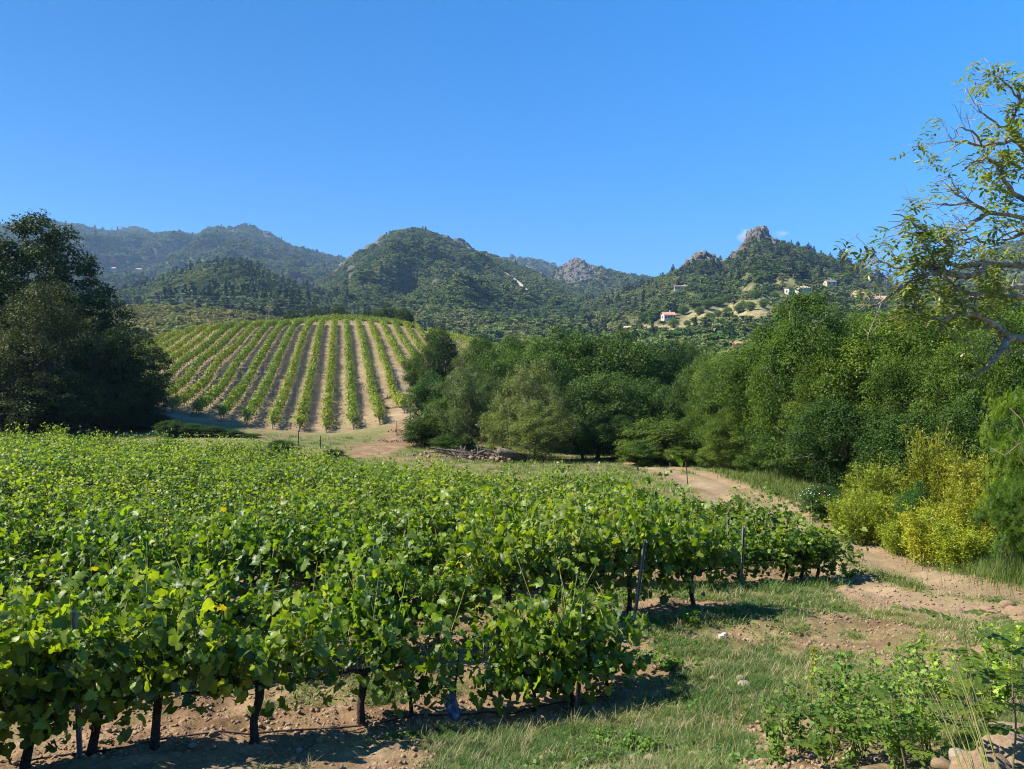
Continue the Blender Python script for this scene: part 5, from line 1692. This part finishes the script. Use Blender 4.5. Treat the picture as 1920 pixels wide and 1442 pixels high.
for i, (px, py, d, s, lb) in enumerate(STONES):
    b = P(px, py, d)
    z = gz(b[0], b[1])
    dflt = ('pale stone in the rubble heap beside the far track' if d > 20 else 'pale rock on the rough edge where the track turns right' if (px > 1700 and 10 < d) else 'tan stone lying at the foot of the front vines' if px < 900 else 'rock at the bottom right bank' if px > 1700 else 'tan stone on the bare soil and grass right of the vines')
    o = link('stone', SM[(i % 4) * 2 if s > .12 else i % 8], None, (b[0], b[1], z + s * .12), i * 2.1, (s, s, s * random.uniform(.7, 1.1)))
    tag(o, lb or dflt, 'stone', 'loose stones')
b = P(1354, 1172, 11.0)
mb = MB()
mb.box((0, 0, .03), (.10, .065, .06), .3); mb.box((.03, .01, .07), (.05, .045, .025), .5)
tag(link('scrap_block', mb.mesh('scrap_block', M['white']), None, (b[0], b[1], gz(b[0], b[1]))), 'small white block of scrap lying in the grass', 'scrap')
def crumbs(n, seed, yr, smin, smax, xr=(-.7, .7), name='gravel'):
    r = np.random.default_rng(seed)
    y = yr[0] * (yr[1] / yr[0]) ** r.random(n); x = r.uniform(xr[0], xr[1], n) * y
    g = grass_w(x, y)
    k = (r.random(n) > g * .95) & (r.random(n) < .15 + sstep(.38, .62, fbm(x * 1.3, y * 1.3, 21.0, 3))) & in_view(x, y, base_z(x, y))
    x, y = x[k], y[k]
    n = len(x)
    z = ground_z(x, y)
    tv, tf = rock_shape(77, 1, .6, 1.5)
    p = np.stack((x, y, z + .004), 1)
    nn = r.normal(size=(n, 3)) * .6 + np.array((0, 0, 1))
    s = smin + (smax - smin) * r.random(n) ** 3
    v, f, t = scatter_arrays(tv, tf, p, frames(nn), np.stack((s, s * r.uniform(.6, 1, n), s * r.uniform(.4, .8, n)), 1), r.random(n))
    tag(link(name, np_mesh(name, v, f, M['straw_clod'], False, {'tint': t})), None, None, None, 'stuff')
crumbs(42000, 5, (5.5, 15), .006, .045)
crumbs(1500, 6, (13, 36), .015, .07, (-.1, .7))
# rubble and branches heap at the end of the vine hill
def rubble():
    r = np.random.default_rng(12)
    ps, ss = [], []
    for (px, py, d, sp, n, sz) in [(880, 858, 47, 2.6, 90, .12), (735, 832, 56, 1.3, 45, .10), (755, 800, 63, 1.2, 45, .10), (748, 760, 74, 1.2, 60, .13), (742, 735, 84, 1.2, 50, .2), (930, 862, 45, 1.2, 50, .18), (840, 862, 46, 2.0, 30, .08)]:
        b = P(px, py, d)
        for _ in range(n):
            q = b[:2] + r.normal(size=2) * np.array((sp, sp * .5)) * .6
            ps.append((q[0], q[1], gz(q[0], q[1]) + r.random() * sz * 1.2)); ss.append(sz * r.uniform(.4, 1.4))
    p = np.array(ps); s = np.array(ss)
    tv, tf = rock_shape(78, 1, .6, 1.5)
    v, f, t = scatter_arrays(tv, tf, p, frames(r.normal(size=p.shape)), np.stack((s, s * .8, s * .6), 1), r.random(len(p)))
    tag(link('rubble', np_mesh('rubble', v, f, M['straw_clod'], False, {'tint': t})), None, None, None, 'stuff')
    mb = MB()
    for _ in range(60):
        b = P(r.uniform(830, 960), 858, r.uniform(45, 48))
        z = gz(b[0], b[1]) + r.uniform(.1, .5)
        dv = r.normal(size=3) * np.array((.7, .4, .25))
        mb.tube([(b[0] - dv[0], b[1] - dv[1], z - dv[2]), (b[0], b[1], z + .1), (b[0] + dv[0], b[1] + dv[1], z + dv[2])], [.05, .04, .02], 5)
    tag(link('brushwood', mb.mesh('brushwood', M['bark'])), None, None, None, 'stuff')
    b = P(960, 862, 44.5); z = gz(b[0], b[1])
    rr = root('cut_log', (b[0], b[1], z), .5, 'cut log leaning on the brushwood heap', 'log')
    mb = MB(); mb.tube([(-.9, 0, .75), (0, 0, .45), (.9, .05, .12)], [.22, .24, .25], 12); link('bark', mb.mesh('bark', M['bark'], True), rr)
rubble()
# ------------------------------------------------------------------ close plants on the bank (bottom right)
def pinnate_leaf(seed, pairs=7, L=.22, wl=.055, drop=.35, lw=.95):
    r = random.Random(seed)
    v, f = [], []
    def pt(s):
        return (0, s * L, -drop * L * s * s)
    # rachis
    for s0, s1 in zip([i / 6 for i in range(6)], [(i + 1) / 6 for i in range(6)]):
        b = len(v); a, c = pt(s0), pt(s1)
        v += [(-.0012, a[1], a[2]), (.0012, a[1], a[2]), (.0012, c[1], c[2]), (-.0012, c[1], c[2])]; f.append((b, b + 1, b + 2, b + 3))
    def leaflet(o, ang, ln, tilt):
        ca, sa = math.cos(ang), math.sin(ang)
        b = len(v)
        for (x, y, z) in ((0, 0, 0), (.30, .25, .06), (.36, .55, .05), (.22, .88, -.02), (0, 1, -.08), (-.22, .88, -.02), (-.36, .55, .05), (-.30, .25, .06)):
            x *= ln * lw; y *= ln; z *= ln
            z += tilt * y
            v.append((o[0] + x * ca + y * sa, o[1] - x * sa + y * ca, o[2] + z))
        f.append((b, b + 1, b + 2, b + 3)); f.append((b, b + 3, b + 4, b + 5)); f.append((b, b + 5, b + 6, b + 7))
    for i in range(pairs):
        s = .18 + .74 * i / (pairs - 1)
        ln = wl * (1 - .25 * abs(s - .5)) * r.uniform(.85, 1.15)
        for sg in (-1, 1):
            leaflet(pt(s), sg * (1.25 + r.uniform(-.2, .15)), ln, r.uniform(-.35, .05))
    leaflet(pt(1.0), 0, wl * 1.05, -.3)
    return np.array(v), [tuple(q) for q in f]
def poly_mesh(name, v, f, mat, tint):
    me = bpy.data.meshes.new(name)
    me.from_pydata([tuple(p) for p in v], [], f)
    a = me.attributes.new('tint', 'FLOAT', 'POINT'); a.data.foreach_set('value', np.full(len(v), tint, dtype=np.float32))
    me.materials.append(M[mat]); me.update()
    return me
PL = [poly_mesh('leaf', *pinnate_leaf(i, 6 + i % 3, .22, .05), 'acacia', .15 + .13 * i) for i in range(5)]
WL = []
for i in range(5):       # walnut-like drooping compound leaves
    v, f = pinnate_leaf(50 + i, 3, .22, .135, .9, .62)
    WL.append(poly_mesh('leaf', v, f, 'walnut', .1 + .2 * i))
def orient(p, n, tip, s):
    n = Vector(n).normalized(); t = Vector(tip); t = (t - n * t.dot(n)).normalized(); a = t.cross(n)
    return Matrix(((a.x * s, t.x * s, n.x * s, p[0]), (a.y * s, t.y * s, n.y * s, p[1]), (a.z * s, t.z * s, n.z * s, p[2]), (0, 0, 0, 1)))
def put(me, name, m, parent):
    o = bpy.data.objects.new(name, me); COL.objects.link(o); o.parent = parent; o.matrix_basis = m
    return o
SEEDL = [(1845, 1440, 4.5, 1.02, 'tall acacia seedling with a pale stem rising above the rest', (-.12, .1), 11, 1.25), (1560, 1440, 5.4, .42, 'acacia seedling with broad leaves at the bottom edge', (.05, .1), 8, 1.1), (1700, 1445, 5.0, .50, 'acacia seedling left of the grass stalks', (-.08, .1), 8, 1.0),
         (1905, 1440, 4.3, .72, 'acacia seedling at the right edge beside the big rock', (.02, .1), 9, 1.1), (1730, 1250, 7.4, .42, 'small acacia seedling left of the weathered stone', (-.1, 0), 8, 1.0), (1880, 1290, 6.6, .55, 'acacia seedling right of the tall one', (.05, .1), 9, 1.1), (1820, 1330, 6.0, .5, 'leafy acacia seedling below the weathered stone', (-.05, 0), 9, 1.1),
         (1930, 1330, 5.8, .6, 'acacia seedling cut by the right edge', (-.1, 0), 9, 1.1), (1640, 1380, 6.0, .36, 'low acacia seedling among the small leaved stems', (.1, 0), 7, 1.0), (1790, 1385, 5.4, .45, 'acacia seedling behind the grass stalks', (.1, 0), 8, 1.0)]
for i, (px, py, d, h, lb, ln, nl, ls) in enumerate(SEEDL):
    b = P(px, py, d); z = gz(b[0], b[1])
    r_ = root('acacia_seedling', (b[0], b[1], z - .02), 0, lb, 'seedling', 'acacia seedlings on the bank')
    rr = np.random.default_rng(60 + i)
    pts = [np.array((ln[0] * t ** 1.3 + rr.normal() * .008, ln[1] * t ** 1.3 + rr.normal() * .008, h * t)) for t in np.linspace(0, 1, 7)]
    mb = MB(); mb.tube(pts, [.007 * (1 - .1 * k) for k in range(7)], 6)
    link('stem', mb.mesh('stem', M['stem'], True), r_)
    for k in range(nl):
        t = .25 + .75 * (k + .5) / nl
        q = np.array([np.interp(t, np.linspace(0, 1, 7), [p[a] for p in pts]) for a in range(3)])
        an = k * 2.4 + rr.uniform(-.4, .4)
        up = .9 if t > .85 else rr.uniform(.1, .6)
        put(PL[(i + k) % 5], 'leaf', orient(q, (-.5 * math.cos(an) * up, -.5 * math.sin(an) * up, 1), (math.cos(an), math.sin(an), up), ls * rr.uniform(.8, 1.15)), r_)
# small-leaved stems
def stem_bush(px, py, d, h, lb, seed, n=5, tint=(1, 1, 1), flat=1.0):
    rr = np.random.default_rng(seed)
    h *= 1.35
    b = P(px, py, d); z = gz(b[0], b[1])
    r_ = root('leafy_weed', (b[0], b[1], z - .02), rr.uniform(0, 6), lb, 'weed', 'leafy weeds on the bank')
    mb = MB(); ps, ns = [], []
    for s in range(n):
        a = rr.uniform(0, 6.28); sp = rr.uniform(.05, .35) * h * flat
        hh = h * rr.uniform(.6, 1.1) / flat ** .5
        t = np.linspace(0, 1, 6)
        p = np.stack((np.cos(a) * sp * t + rr.normal(size=6) * .008, np.sin(a) * sp * t + rr.normal(size=6) * .008, hh * t), 1)
        mb.tube(p, [.0045 * (1 - .13 * k) for k in range(6)], 5)
        for br in range(9):
            t0 = rr.uniform(.2, .95); q = np.array([np.interp(t0, t, p[:, j]) for j in range(3)])
            a2 = rr.uniform(0, 6.28); l = h * rr.uniform(.10, .28)
            e = q + np.array((math.cos(a2) * l, math.sin(a2) * l, l * rr.uniform(.2, .9)))
            mb.tube([q, (q + e) / 2 + rr.normal(size=3) * .006, e], [.0022, .0018, .001], 4, False)
            m = 6
            s_ = rr.random(m)
            ps.append(q + (e - q) * s_[:, None] + rr.normal(size=(m, 3)) * .018)
        s_ = rr.uniform(.1, 1, 16)
        ps.append(np.stack([np.interp(s_, t, p[:, j]) for j in range(3)], 1) + rr.normal(size=(16, 3)) * .022)
    p = np.concatenate(ps)
    link('stems', mb.mesh('stems', M['stem'], True), r_)['kind'] = 'stuff'
    lt = np.array([(0, -.5, 0), (.3, -.22, .05), (.34, .12, .05), (.16, .4, 0), (0, .5, -.04), (-.16, .4, 0), (-.34, .12, .05), (-.3, -.22, .05)])
    global rng
    k = rng; rng = rr
    R = frames(rr.normal(size=p.shape) * .6 + np.array((0, 0, .8)))
    rng = k
    v, f, t = scatter_arrays(lt, np.array([(0, 1, 2, 3), (0, 3, 4, 5), (0, 5, 6, 7)]), p, R, rr.uniform(.02, .055, len(p)), rr.random(len(p)))
    o = link('leaves', np_mesh('leaves', v, f, M['weed'], False, {'tint': t}), r_); o['kind'] = 'stuff'; o.color = (*tint, 1)
WB = [(1500, 1400, 6.4, .52, 'dark stemmed leafy weed, leftmost of the bank weeds'), (1560, 1370, 6.6, .55, 'leafy weed with thin dark stems right of the leftmost one'), (1620, 1420, 5.7, .58, 'leafy weed in the middle of the bank at the bottom edge'), (1680, 1370, 6.2, .6, 'tall thin stemmed weed left of the grass stalks'),
      (1740, 1420, 5.3, .5, 'bushy weed among the grass stalks'), (1460, 1440, 6.2, .40, 'low leafy weed at the bottom edge left of the others'), (1545, 1445, 5.7, .42, 'bushy dark weed at the bottom edge'), (1640, 1330, 7.2, .42, 'upright weed behind the middle weeds'), (1720, 1310, 6.9, .5, 'upright weed behind the grass stalks'),
      (1590, 1310, 7.8, .38, 'small weed at the far side of the bank'), (1780, 1300, 6.7, .4, 'bright weed below the weathered stone'), (1860, 1240, 7.6, .42, 'bright bushy weed at the foot of the tall seedling'), (1910, 1230, 7.7, .42, 'bright bushy weed at the right edge'), (1870, 1330, 5.9, .4, 'bright weed right of the tall seedling'), (1680, 1445, 5.2, .4, 'bushy weed at the bottom edge left of the rock'), (1600, 1445, 5.5, .45, 'dense weed at the bottom edge')]
for i, (px, py, d, h, lb) in enumerate(WB):
    stem_bush(px, py, d, h, lb, 300 + i, 6 if h > .45 else 5, (1.25, 1.25, .95) if px < 1770 else (1.8, 1.7, .9))
# vine-like weeds creeping on the grass by the front row
for i, (px, py, d, h, lb) in enumerate([(1210, 1405, 7.4, .20, 'pale leafy creeper in the grass below the front row'), (1290, 1160, 11.6, .22, 'low leafy weed by the second row end'), (1180, 1120, 12.9, .24, 'bright leafy weed at the foot of the leaning post'), (1130, 1390, 7.7, .16, 'low leafy weed in the shade of the front row'), (1590, 1065, 16.6, .3, 'leafy sprig at the third row end'), (1250, 1260, 9.9, .2, 'small leafy sprout in the grass right of the front row')]):
    stem_bush(px, py, d, h, lb, 340 + i, 9, (1.2, 1.25, 1), 3.0)
# tall grass stalks
b = P(1850, 1445, 4.2); z = gz(b[0], b[1])
r_ = root('grass_clump', (b[0], b[1], z - .02), 0, 'clump of tall blue green grass stalks leaning left at the bottom right', 'grass clump')
rr = np.random.default_rng(8)
for k in range(16):
    a = rr.uniform(2.2, 3.6); h = rr.uniform(.55, 1.0); l = rr.uniform(.15, .6) * h
    o = rr.normal(size=2) * .05
    pts = [(o[0] + math.cos(a) * l * t ** 1.5, o[1] + math.sin(a) * l * .5 * t ** 1.5 + .1 * t, h * t - .12 * l * t ** 3) for t in np.linspace(0, 1, 7)]
    mb = MB(); mb.tube(pts, [.0032 * (1 - .11 * j) for j in range(7)], 4)
    link('stalk', mb.mesh('stalk', M['blade'] if 'blade' in M else M['shoot']), r_)
# upright yellow seed spike
b = P(1523, 1330, 7.4); z = gz(b[0], b[1])
r_ = root('seed_spike', (b[0], b[1], z), 0, 'single upright weed with a yellow green seed spike', 'weed')
mb = MB(); mb.tube([(0, 0, -.02), (.01, 0, .4), (-.01, .01, .72)], [.005, .004, .003], 5); link('stem', mb.mesh('stem', M['shoot']), r_)
q = np.stack((rng.normal(size=160) * .012, rng.normal(size=160) * .012, rng.uniform(.28, .72, 160)), 1)
o = link('seeds', scatter_mesh('seeds', M['bamboo'], RHOMB_V * np.array((1.4, 1, 1)), QUAD_F, q, frames(rng.normal(size=q.shape)), np.full(160, .026), rng.random(160)), r_); o['kind'] = 'stuff'
# bank stems in the grass: two bare dry sticks near the rubble by the track
for i, (a, c) in enumerate([((1528, 968, 25.5), (1488, 925, 26)), ((1520, 960, 26), (1500, 915, 26.5))]):
    p0, p1 = P(*a), P(*c)
    mb = MB(); mb.tube([(0, 0, 0), tuple((p1 - p0) * .5 + np.array((0, 0, .1))), tuple(p1 - p0)], [.03, .022, .01], 5)
    tag(link('dead_branch', mb.mesh('dead_branch', M['stem']), None, tuple(p0)), ['bare dead branch leaning left out of the rubble', 'shorter dead branch sticking up out of the rubble'][i], 'branch')

# ------------------------------------------------------------------ close tree with lichen covered branches, trunk outside the view
def close_tree():
    rr = np.random.default_rng(21)
    D = 10.5
    base = P(2230, 1150, 11.0)
    bz = gz(base[0], base[1])
    r_ = root('walnut_tree', (base[0], base[1], bz - .05), 0, 'half bare tree with lichen covered branches reaching in from the right', 'tree')
    org = np.array((base[0], base[1], bz - .05))
    def W(px, py, d): return P(px, py, d) - org
    mb = MB()
    tr = [np.zeros(3), W(2210, 1000, 11), W(2190, 800, 11), W(2170, 600, 11), W(2140, 420, 11), W(2080, 300, 11), W(2030, 180, 11), W(2010, 60, 11.1)]
    tr[0] = np.array((0, 0, -.2))
    mb.tube(tr, [.34, .28, .25, .22, .17, .12, .08, .05], 10)
    link('trunk', mb.mesh('trunk', M['lichen'], True), r_)
    limbs = [  # (points in photo px/py/depth), start radius in photo px
        ([(2170, 620, 11), (2040, 520, 10.8), (1950, 503, 10.6), (1890, 496, 10.5), (1850, 494, 10.4), (1800, 498, 10.3), (1765, 493, 10.2), (1725, 500, 10.1)], 9, True),
        ([(1850, 494, 10.4), (1838, 508, 10.3), (1815, 520, 10.2), (1780, 514, 10.1), (1762, 508, 10.0), (1738, 515, 9.9), (1720, 524, 9.9), (1712, 540, 9.9), (1716, 560, 9.9), (1715, 575, 9.8), (1703, 586, 9.8)], 7, True),
        ([(1765, 508, 10.0), (1785, 535, 10.2), (1800, 545, 10.3), (1830, 552, 10.4), (1860, 548, 10.5), (1900, 540, 10.7), (2000, 525, 10.9), (2160, 560, 11)][::-1], 7, True),
        ([(2170, 640, 11), (2000, 570, 10.9), (1920, 556, 10.8), (1880, 555, 10.7), (1840, 556, 10.6), (1810, 565, 10.5), (1790, 563, 10.5), (1765, 552, 10.4), (1752, 545, 10.3)], 7, True),
        ([(2190, 760, 11), (2020, 660, 10.6), (1920, 634, 10.4), (1890, 632, 10.3), (1878, 620, 10.3), (1865, 606, 10.2), (1845, 597, 10.1), (1820, 588, 10.0), (1800, 588, 10.0), (1770, 598, 9.9), (1735, 594, 9.9)], 8, True),
        ([(1889, 632, 10.3), (1880, 655, 10.2), (1865, 672, 10.1), (1850, 682, 10.0), (1846, 694, 10.0)], 7.5, False),
        ([(1720, 524, 9.9), (1700, 528, 9.8), (1685, 542, 9.7), (1668, 556, 9.6), (1655, 563, 9.6), (1646, 571, 9.5)], 4, True),
        ([(2140, 420, 11), (2010, 420, 10.7), (1930, 432, 10.5), (1900, 444, 10.5), (1880, 450, 10.4)], 6, True),
        ([(2080, 300, 11), (1990, 300, 10.6), (1935, 285, 10.5), (1917, 275, 10.5), (1900, 255, 10.5), (1892, 238, 10.5), (1897, 222, 10.4), (1909, 205, 10.4), (1912, 185, 10.4), (1908, 165, 10.4)], 8, True),
        ([(1917, 272, 10.5), (1895, 262, 10.4), (1870, 270, 10.3), (1850, 272, 10.2), (1840, 275, 10.2), (1820, 266, 10.1), (1800, 267, 10.0), (1783, 264, 10.0)], 4, True),
        ([(1840, 275, 10.2), (1832, 255, 10.1), (1815, 243, 10.0), (1796, 238, 10.0), (1794, 245, 10.0), (1805, 258, 9.9)], 2, False),
        ([(1892, 238, 10.5), (1872, 240, 10.4), (1855, 222, 10.3), (1838, 208, 10.3), (1827, 194, 10.3)], 2.5, False),
        ([(1908, 190, 10.4), (1895, 165, 10.4), (1878, 152, 10.3), (1862, 142, 10.3), (1858, 132, 10.3)], 2, True),
        ([(2100, 440, 11), (1990, 400, 10.7), (1920, 375, 10.5), (1900, 360, 10.5), (1885, 340, 10.4), (1878, 320, 10.4), (1870, 305, 10.4), (1850, 296, 10.3), (1830, 300, 10.2), (1805, 320, 10.1)], 6, True),
        ([(2120, 470, 11), (1990, 440, 10.7), (1915, 405, 10.5), (1860, 402, 10.4), (1840, 390, 10.3), (1830, 382, 10.2), (1808, 380, 10.1), (1780, 384, 10.0), (1757, 382, 10.0)], 5, True),
        ([(1850, 400, 10.4), (1835, 408, 10.3), (1822, 422, 10.2), (1810, 432, 10.1), (1795, 435, 10.0)], 4.5, True),
        ([(1840, 390, 10.3), (1815, 372, 10.2), (1795, 366, 10.1), (1792, 350, 10.1), (1785, 333, 10.1)], 1.8, False),
        ([(1850, 492, 10.4), (1838, 476, 10.3), (1845, 455, 10.3), (1830, 446, 10.2), (1810, 450, 10.1), (1795, 465, 10.0)], 3.5, True),
        ([(1765, 508, 10.0), (1778, 485, 10.0), (1788, 465, 10.0), (1770, 448, 9.9), (1745, 445, 9.9), (1725, 430, 9.8), (1708, 418, 9.8), (1700, 405, 9.8), (1672, 402, 9.7)], 3, True),
        ([(1760, 506, 10.0), (1745, 485, 9.9), (1735, 460, 9.8), (1715, 440, 9.7), (1695, 430, 9.7), (1685, 440, 9.7)], 2.5, True),
        ([(1738, 515, 9.9), (1715, 495, 9.8), (1690, 505, 9.7), (1665, 495, 9.6), (1648, 490, 9.6), (1638, 492, 9.5)], 2.5, True),
        ([(1770, 598, 9.9), (1765, 612, 9.9), (1760, 624, 9.9)], 3, False),
        ([(1710, 575, 9.8), (1730, 585, 9.8), (1745, 592, 9.8)], 3, False),
        ([(1940, 640, 10.4), (1960, 660, 10.2), (1915, 662, 10.1), (1900, 655, 10.0)], 2.5, False),
        ([(2010, 420, 10.7), (1965, 440, 10.5), (1905, 432, 10.4), (1870, 449, 10.3)], 4.5, True)]
    twigs, tips = [], []
    for pts, rad, leafy in limbs:
        q = [W(*p) for p in pts]
        # smooth and gnarl
        dense = []
        for a, c in zip(q[:-1], q[1:]):
            for s in (0, .5):
                dense.append(a + (c - a) * s + rr.normal(size=3) * .012)
        dense.append(q[-1])
        n = len(dense)
        R = [max(.006, rad / F * 10.2 * (1 - .72 * i / (n - 1)) * rr.uniform(.88, 1.15)) for i in range(n)]
        mb = MB(); mb.tube(dense, R, 8)
        br = link('branch', mb.mesh('branch', M['lichen'], True), r_)
        tw = MB()
        cum = 0
        for i in range(2, n):
            for _ in range(rr.poisson(1.2 if leafy else .8)):
                o = np.array(dense[i])
                dv = rr.normal(size=3) * np.array((.55, .6, .5)) + np.array((-.35, 0, .15))
                dv /= np.linalg.norm(dv)
                L = rr.uniform(.15, .5)
                side = rr.normal(size=3) * .12
                pp = [o, o + dv * L * .4 + side * L, o + dv * L * .75 + side * L * 1.4 + np.array((0, 0, .05 * L)), o + dv * L + side * L + np.array((0, 0, -.04))]
                tw.tube(pp, [R[i] * .34 + .003, .0045, .0035, .0025], 4, False)
                for _ in range(2):
                    a = pp[rr.integers(1, 3)]; d2 = rr.normal(size=3); d2 /= np.linalg.norm(d2); l2 = rr.uniform(.08, .22)
                    e = a + d2 * l2
                    tw.tube([a, (a + e) / 2 + rr.normal(size=3) * .012, e], [.0035, .003, .002], 4, False)
                    if leafy and rr.random() < .26: tips.append((e, d2))
                if leafy and rr.random() < .55: tips.append((pp[-1], dv))
                if leafy and rr.random() < .2: tips.append((pp[-2], dv))
        if tw.v:
            o_ = link('twigs', tw.mesh('twigs', M['lichen'], True), br); o_['kind'] = 'stuff'
    # leaves: hanging compound leaves in small whorls at the twig ends
    all_l = []
    for e, dv in tips:
        for _ in range(rr.integers(2, 4)):
            a = rr.uniform(0, 6.28)
            tip = np.array((math.cos(a), math.sin(a), -.25 + rr.normal() * .35)) + dv * .6
            all_l.append((e + rr.normal(size=3) * .015, tip, rr.uniform(.55, 1.0)))
    # ivy-green masses close to the trunk at the right edge
    for (px, py, d, sp, n) in [(2060, 120, 11, .5, 120), (2090, 300, 11, .6, 120), (2150, 450, 11, .7, 120), (2010, 40, 11, .4, 80), (1925, 330, 10.8, .45, 90), (1915, 250, 10.7, .35, 60), (1930, 420, 10.9, .5, 110), (1925, 170, 10.7, .30, 45), (1935, 480, 11, .5, 110), (1895, 430, 10.7, .35, 70), (1900, 385, 10.6, .4, 60), (1880, 320, 10.5, .4, 60), (1940, 580, 11, .55, 120), (1850, 440, 10.4, .4, 50), (1750, 430, 9.95, .25, 60), (1715, 450, 9.8, .22, 50)]:
        c = W(px, py, d)
        for _ in range(n // 8):
            tip = rr.normal(size=3) + np.array((0, 0, -.5))
            all_l.append((c + rr.normal(size=3) * sp * np.array((.6, .8, .6)), tip, rr.uniform(.5, .95)))
    # those nearest to the camera axis are single leaves
    def _on_tree(p):
        px, py = px_of(p + org)
        return not (px < 1690 and py > 545)
    all_l = [l for l in all_l if _on_tree(l[0])]
    order = sorted(range(len(all_l)), key=lambda i: all_l[i][0][0])
    for j in order[:300]:
        p, tip, s = all_l[j]
        put(WL[j % 5], 'leaf', orient(p, np.array((0, 0, 1)) + rr.normal(size=3) * .35, tip, s * .72), r_)
    rest = order[300:]
    tv = []
    b, V, Fc, T = 0, [], [], []
    for k in range(5):
        me = WL[k]
        co = np.array([v.co[:] for v in me.vertices]); fc = [tuple(p.vertices) for p in me.polygons]
        fq = np.array([q for q in fc if len(q) == 4])
        for j in rest[k::5]:
            p, tip, s = all_l[j]
            m = np.array(orient(p, np.array((0, 0, 1)) + rr.normal(size=3) * .35, tip, s * .72))
            V.append(co @ m[:3, :3].T + m[:3, 3]); Fc.append(fq + b); b += len(co); T.append(np.full(len(co), rr.random()))
    o_ = link('foliage', np_mesh('foliage', np.concatenate(V), np.concatenate(Fc), M['walnut'], False, {'tint': np.concatenate(T)}), r_); o_['kind'] = 'stuff'
    print('walnut leaves', len(all_l))
close_tree()

# ------------------------------------------------------------------ power line across the valley
def pylon(px, pyb, d, h, lb, arms=3):
    b = P(px, pyb, d)
    r_ = root('power_pylon', tuple(b), .4, lb, 'pylon', 'pylons')
    w = h * .09
    for sx in (-1, 1):
        for sy in (-1, 1):
            mb = MB(); mb.tube([(sx * w, sy * w, -1), (sx * w * .15, sy * w * .15, h)], [.10, .06], 4); link('leg', mb.mesh('leg', M['metal']), r_)
    mb = MB()
    for i in range(8):
        z0, z1 = h * i / 8, h * (i + 1) / 8
        f0, f1 = w * (1 - .85 * i / 8), w * (1 - .85 * (i + 1) / 8)
        for s in (-1, 1):
            mb.tube([(-f0, s * f0, z0), (f1, s * f1, z1)], .05, 4, False); mb.tube([(f0, s * f0, z0), (-f1, s * f1, z1)], .05, 4, False)
            mb.tube([(s * f0, -f0, z0), (s * f1, f1, z1)], .05, 4, False)
    link('lattice', mb.mesh('lattice', M['metal']), r_)
    for i in range(arms):
        mb = MB(); mb.box((0, 0, h * (.98 - .14 * i)), (h * .28, .18, .18)); link('crossarm', mb.mesh('crossarm', M['metal']), r_)
pylon(1662, 545, 700, 22, 'lattice pylon on the skyline seen through the close tree')
pylon(340, 566, 420, 9, 'small lattice pylon in front of the lower wooded hill', 2)
for j, (dy, lb) in enumerate([(0, 'uppermost power line crossing the valley'), (7, 'middle power line crossing the valley'), (13, 'lowest power line crossing the valley')]):
    a, c, e = P(120, 550 + dy, 420), P(340, 553 + dy, 418), P(1640, 535 + dy, 690)
    pts = [a + (c - a) * t - np.array((0, 0, 4 * t * (1 - t))) for t in np.linspace(0, 1, 9)] + [c + (e - c) * t - np.array((0, 0, 46 * t * (1 - t))) for t in np.linspace(0, 1, 30)[1:]]
    mb = MB(); mb.tube(pts, .05, 3, False)
    tag(link('power_line', mb.mesh('power_line', M['metal'])), lb, 'power line', 'power lines')

# ------------------------------------------------------------------ haze: pale even air round the whole scene
def haze():
    m, N, L = new_mat('haze_air')
    pv = N.new('ShaderNodeVolumePrincipled')
    pv.inputs['Color'].default_value = (.42, .66, 1.0, 1)
    pv.inputs['Density'].default_value = HAZE
    pv.inputs['Anisotropy'].default_value = .2
    o_ = N.new('ShaderNodeOutputMaterial'); L.new(pv.outputs[0], o_.inputs['Volume'])
    mb = MB(); mb.box((0, 5500, 250 - 17 / 2), (17000, 12800, 500 + 17))
    tag(link('haze', mb.mesh('haze', m)), kind='stuff')
HAZE = .00011
haze()

# ------------------------------------------------------------------ one small cloud far behind the summit
def cloud(px, py, d, w, h, dens, label, seed):
    m, N, L = new_mat('cloud_vapour')
    tc = N.new('ShaderNodeTexCoord')
    ln = N.new('ShaderNodeVectorMath'); ln.operation = 'LENGTH'; L.new(tc.outputs['Object'], ln.inputs[0])
    n = noise(N, L, 1.6, 5, .6, vec=tc.outputs['Object'])
    a = math_n(N, L, 'SUBTRACT', 1.0, ln.outputs['Value'])
    a = math_n(N, L, 'ADD', a, math_n(N, L, 'MULTIPLY_ADD', n, 1.6)); a.node.inputs[1].links[0].from_node.inputs[2].default_value = -.95
    a = math_n(N, L, 'MULTIPLY', math_n(N, L, 'MAXIMUM', a, 0.0), dens)
    v = N.new('ShaderNodeVolumePrincipled'); v.inputs['Color'].default_value = (1, 1, 1, 1); v.inputs['Anisotropy'].default_value = .3
    L.new(a, v.inputs['Density'])
    o_ = N.new('ShaderNodeOutputMaterial'); L.new(v.outputs[0], o_.inputs['Volume'])
    vv, ff = ico(3)
    c = P(px, py, d)
    o = link('cloud', np_mesh('cloud', vv, ff, m), None, tuple(c), seed, (w / F * d / 2, w / F * d / 2, h / F * d / 2))
    tag(o, label, 'cloud', 'small clouds')
cloud(1402, 442, 12600, 46, 34, .012, 'small white cloud peeping out behind the summit crag', 0)
cloud(1466, 438, 12600, 40, 16, .003, 'faint wisp of cloud to the right of the summit crag', 2)
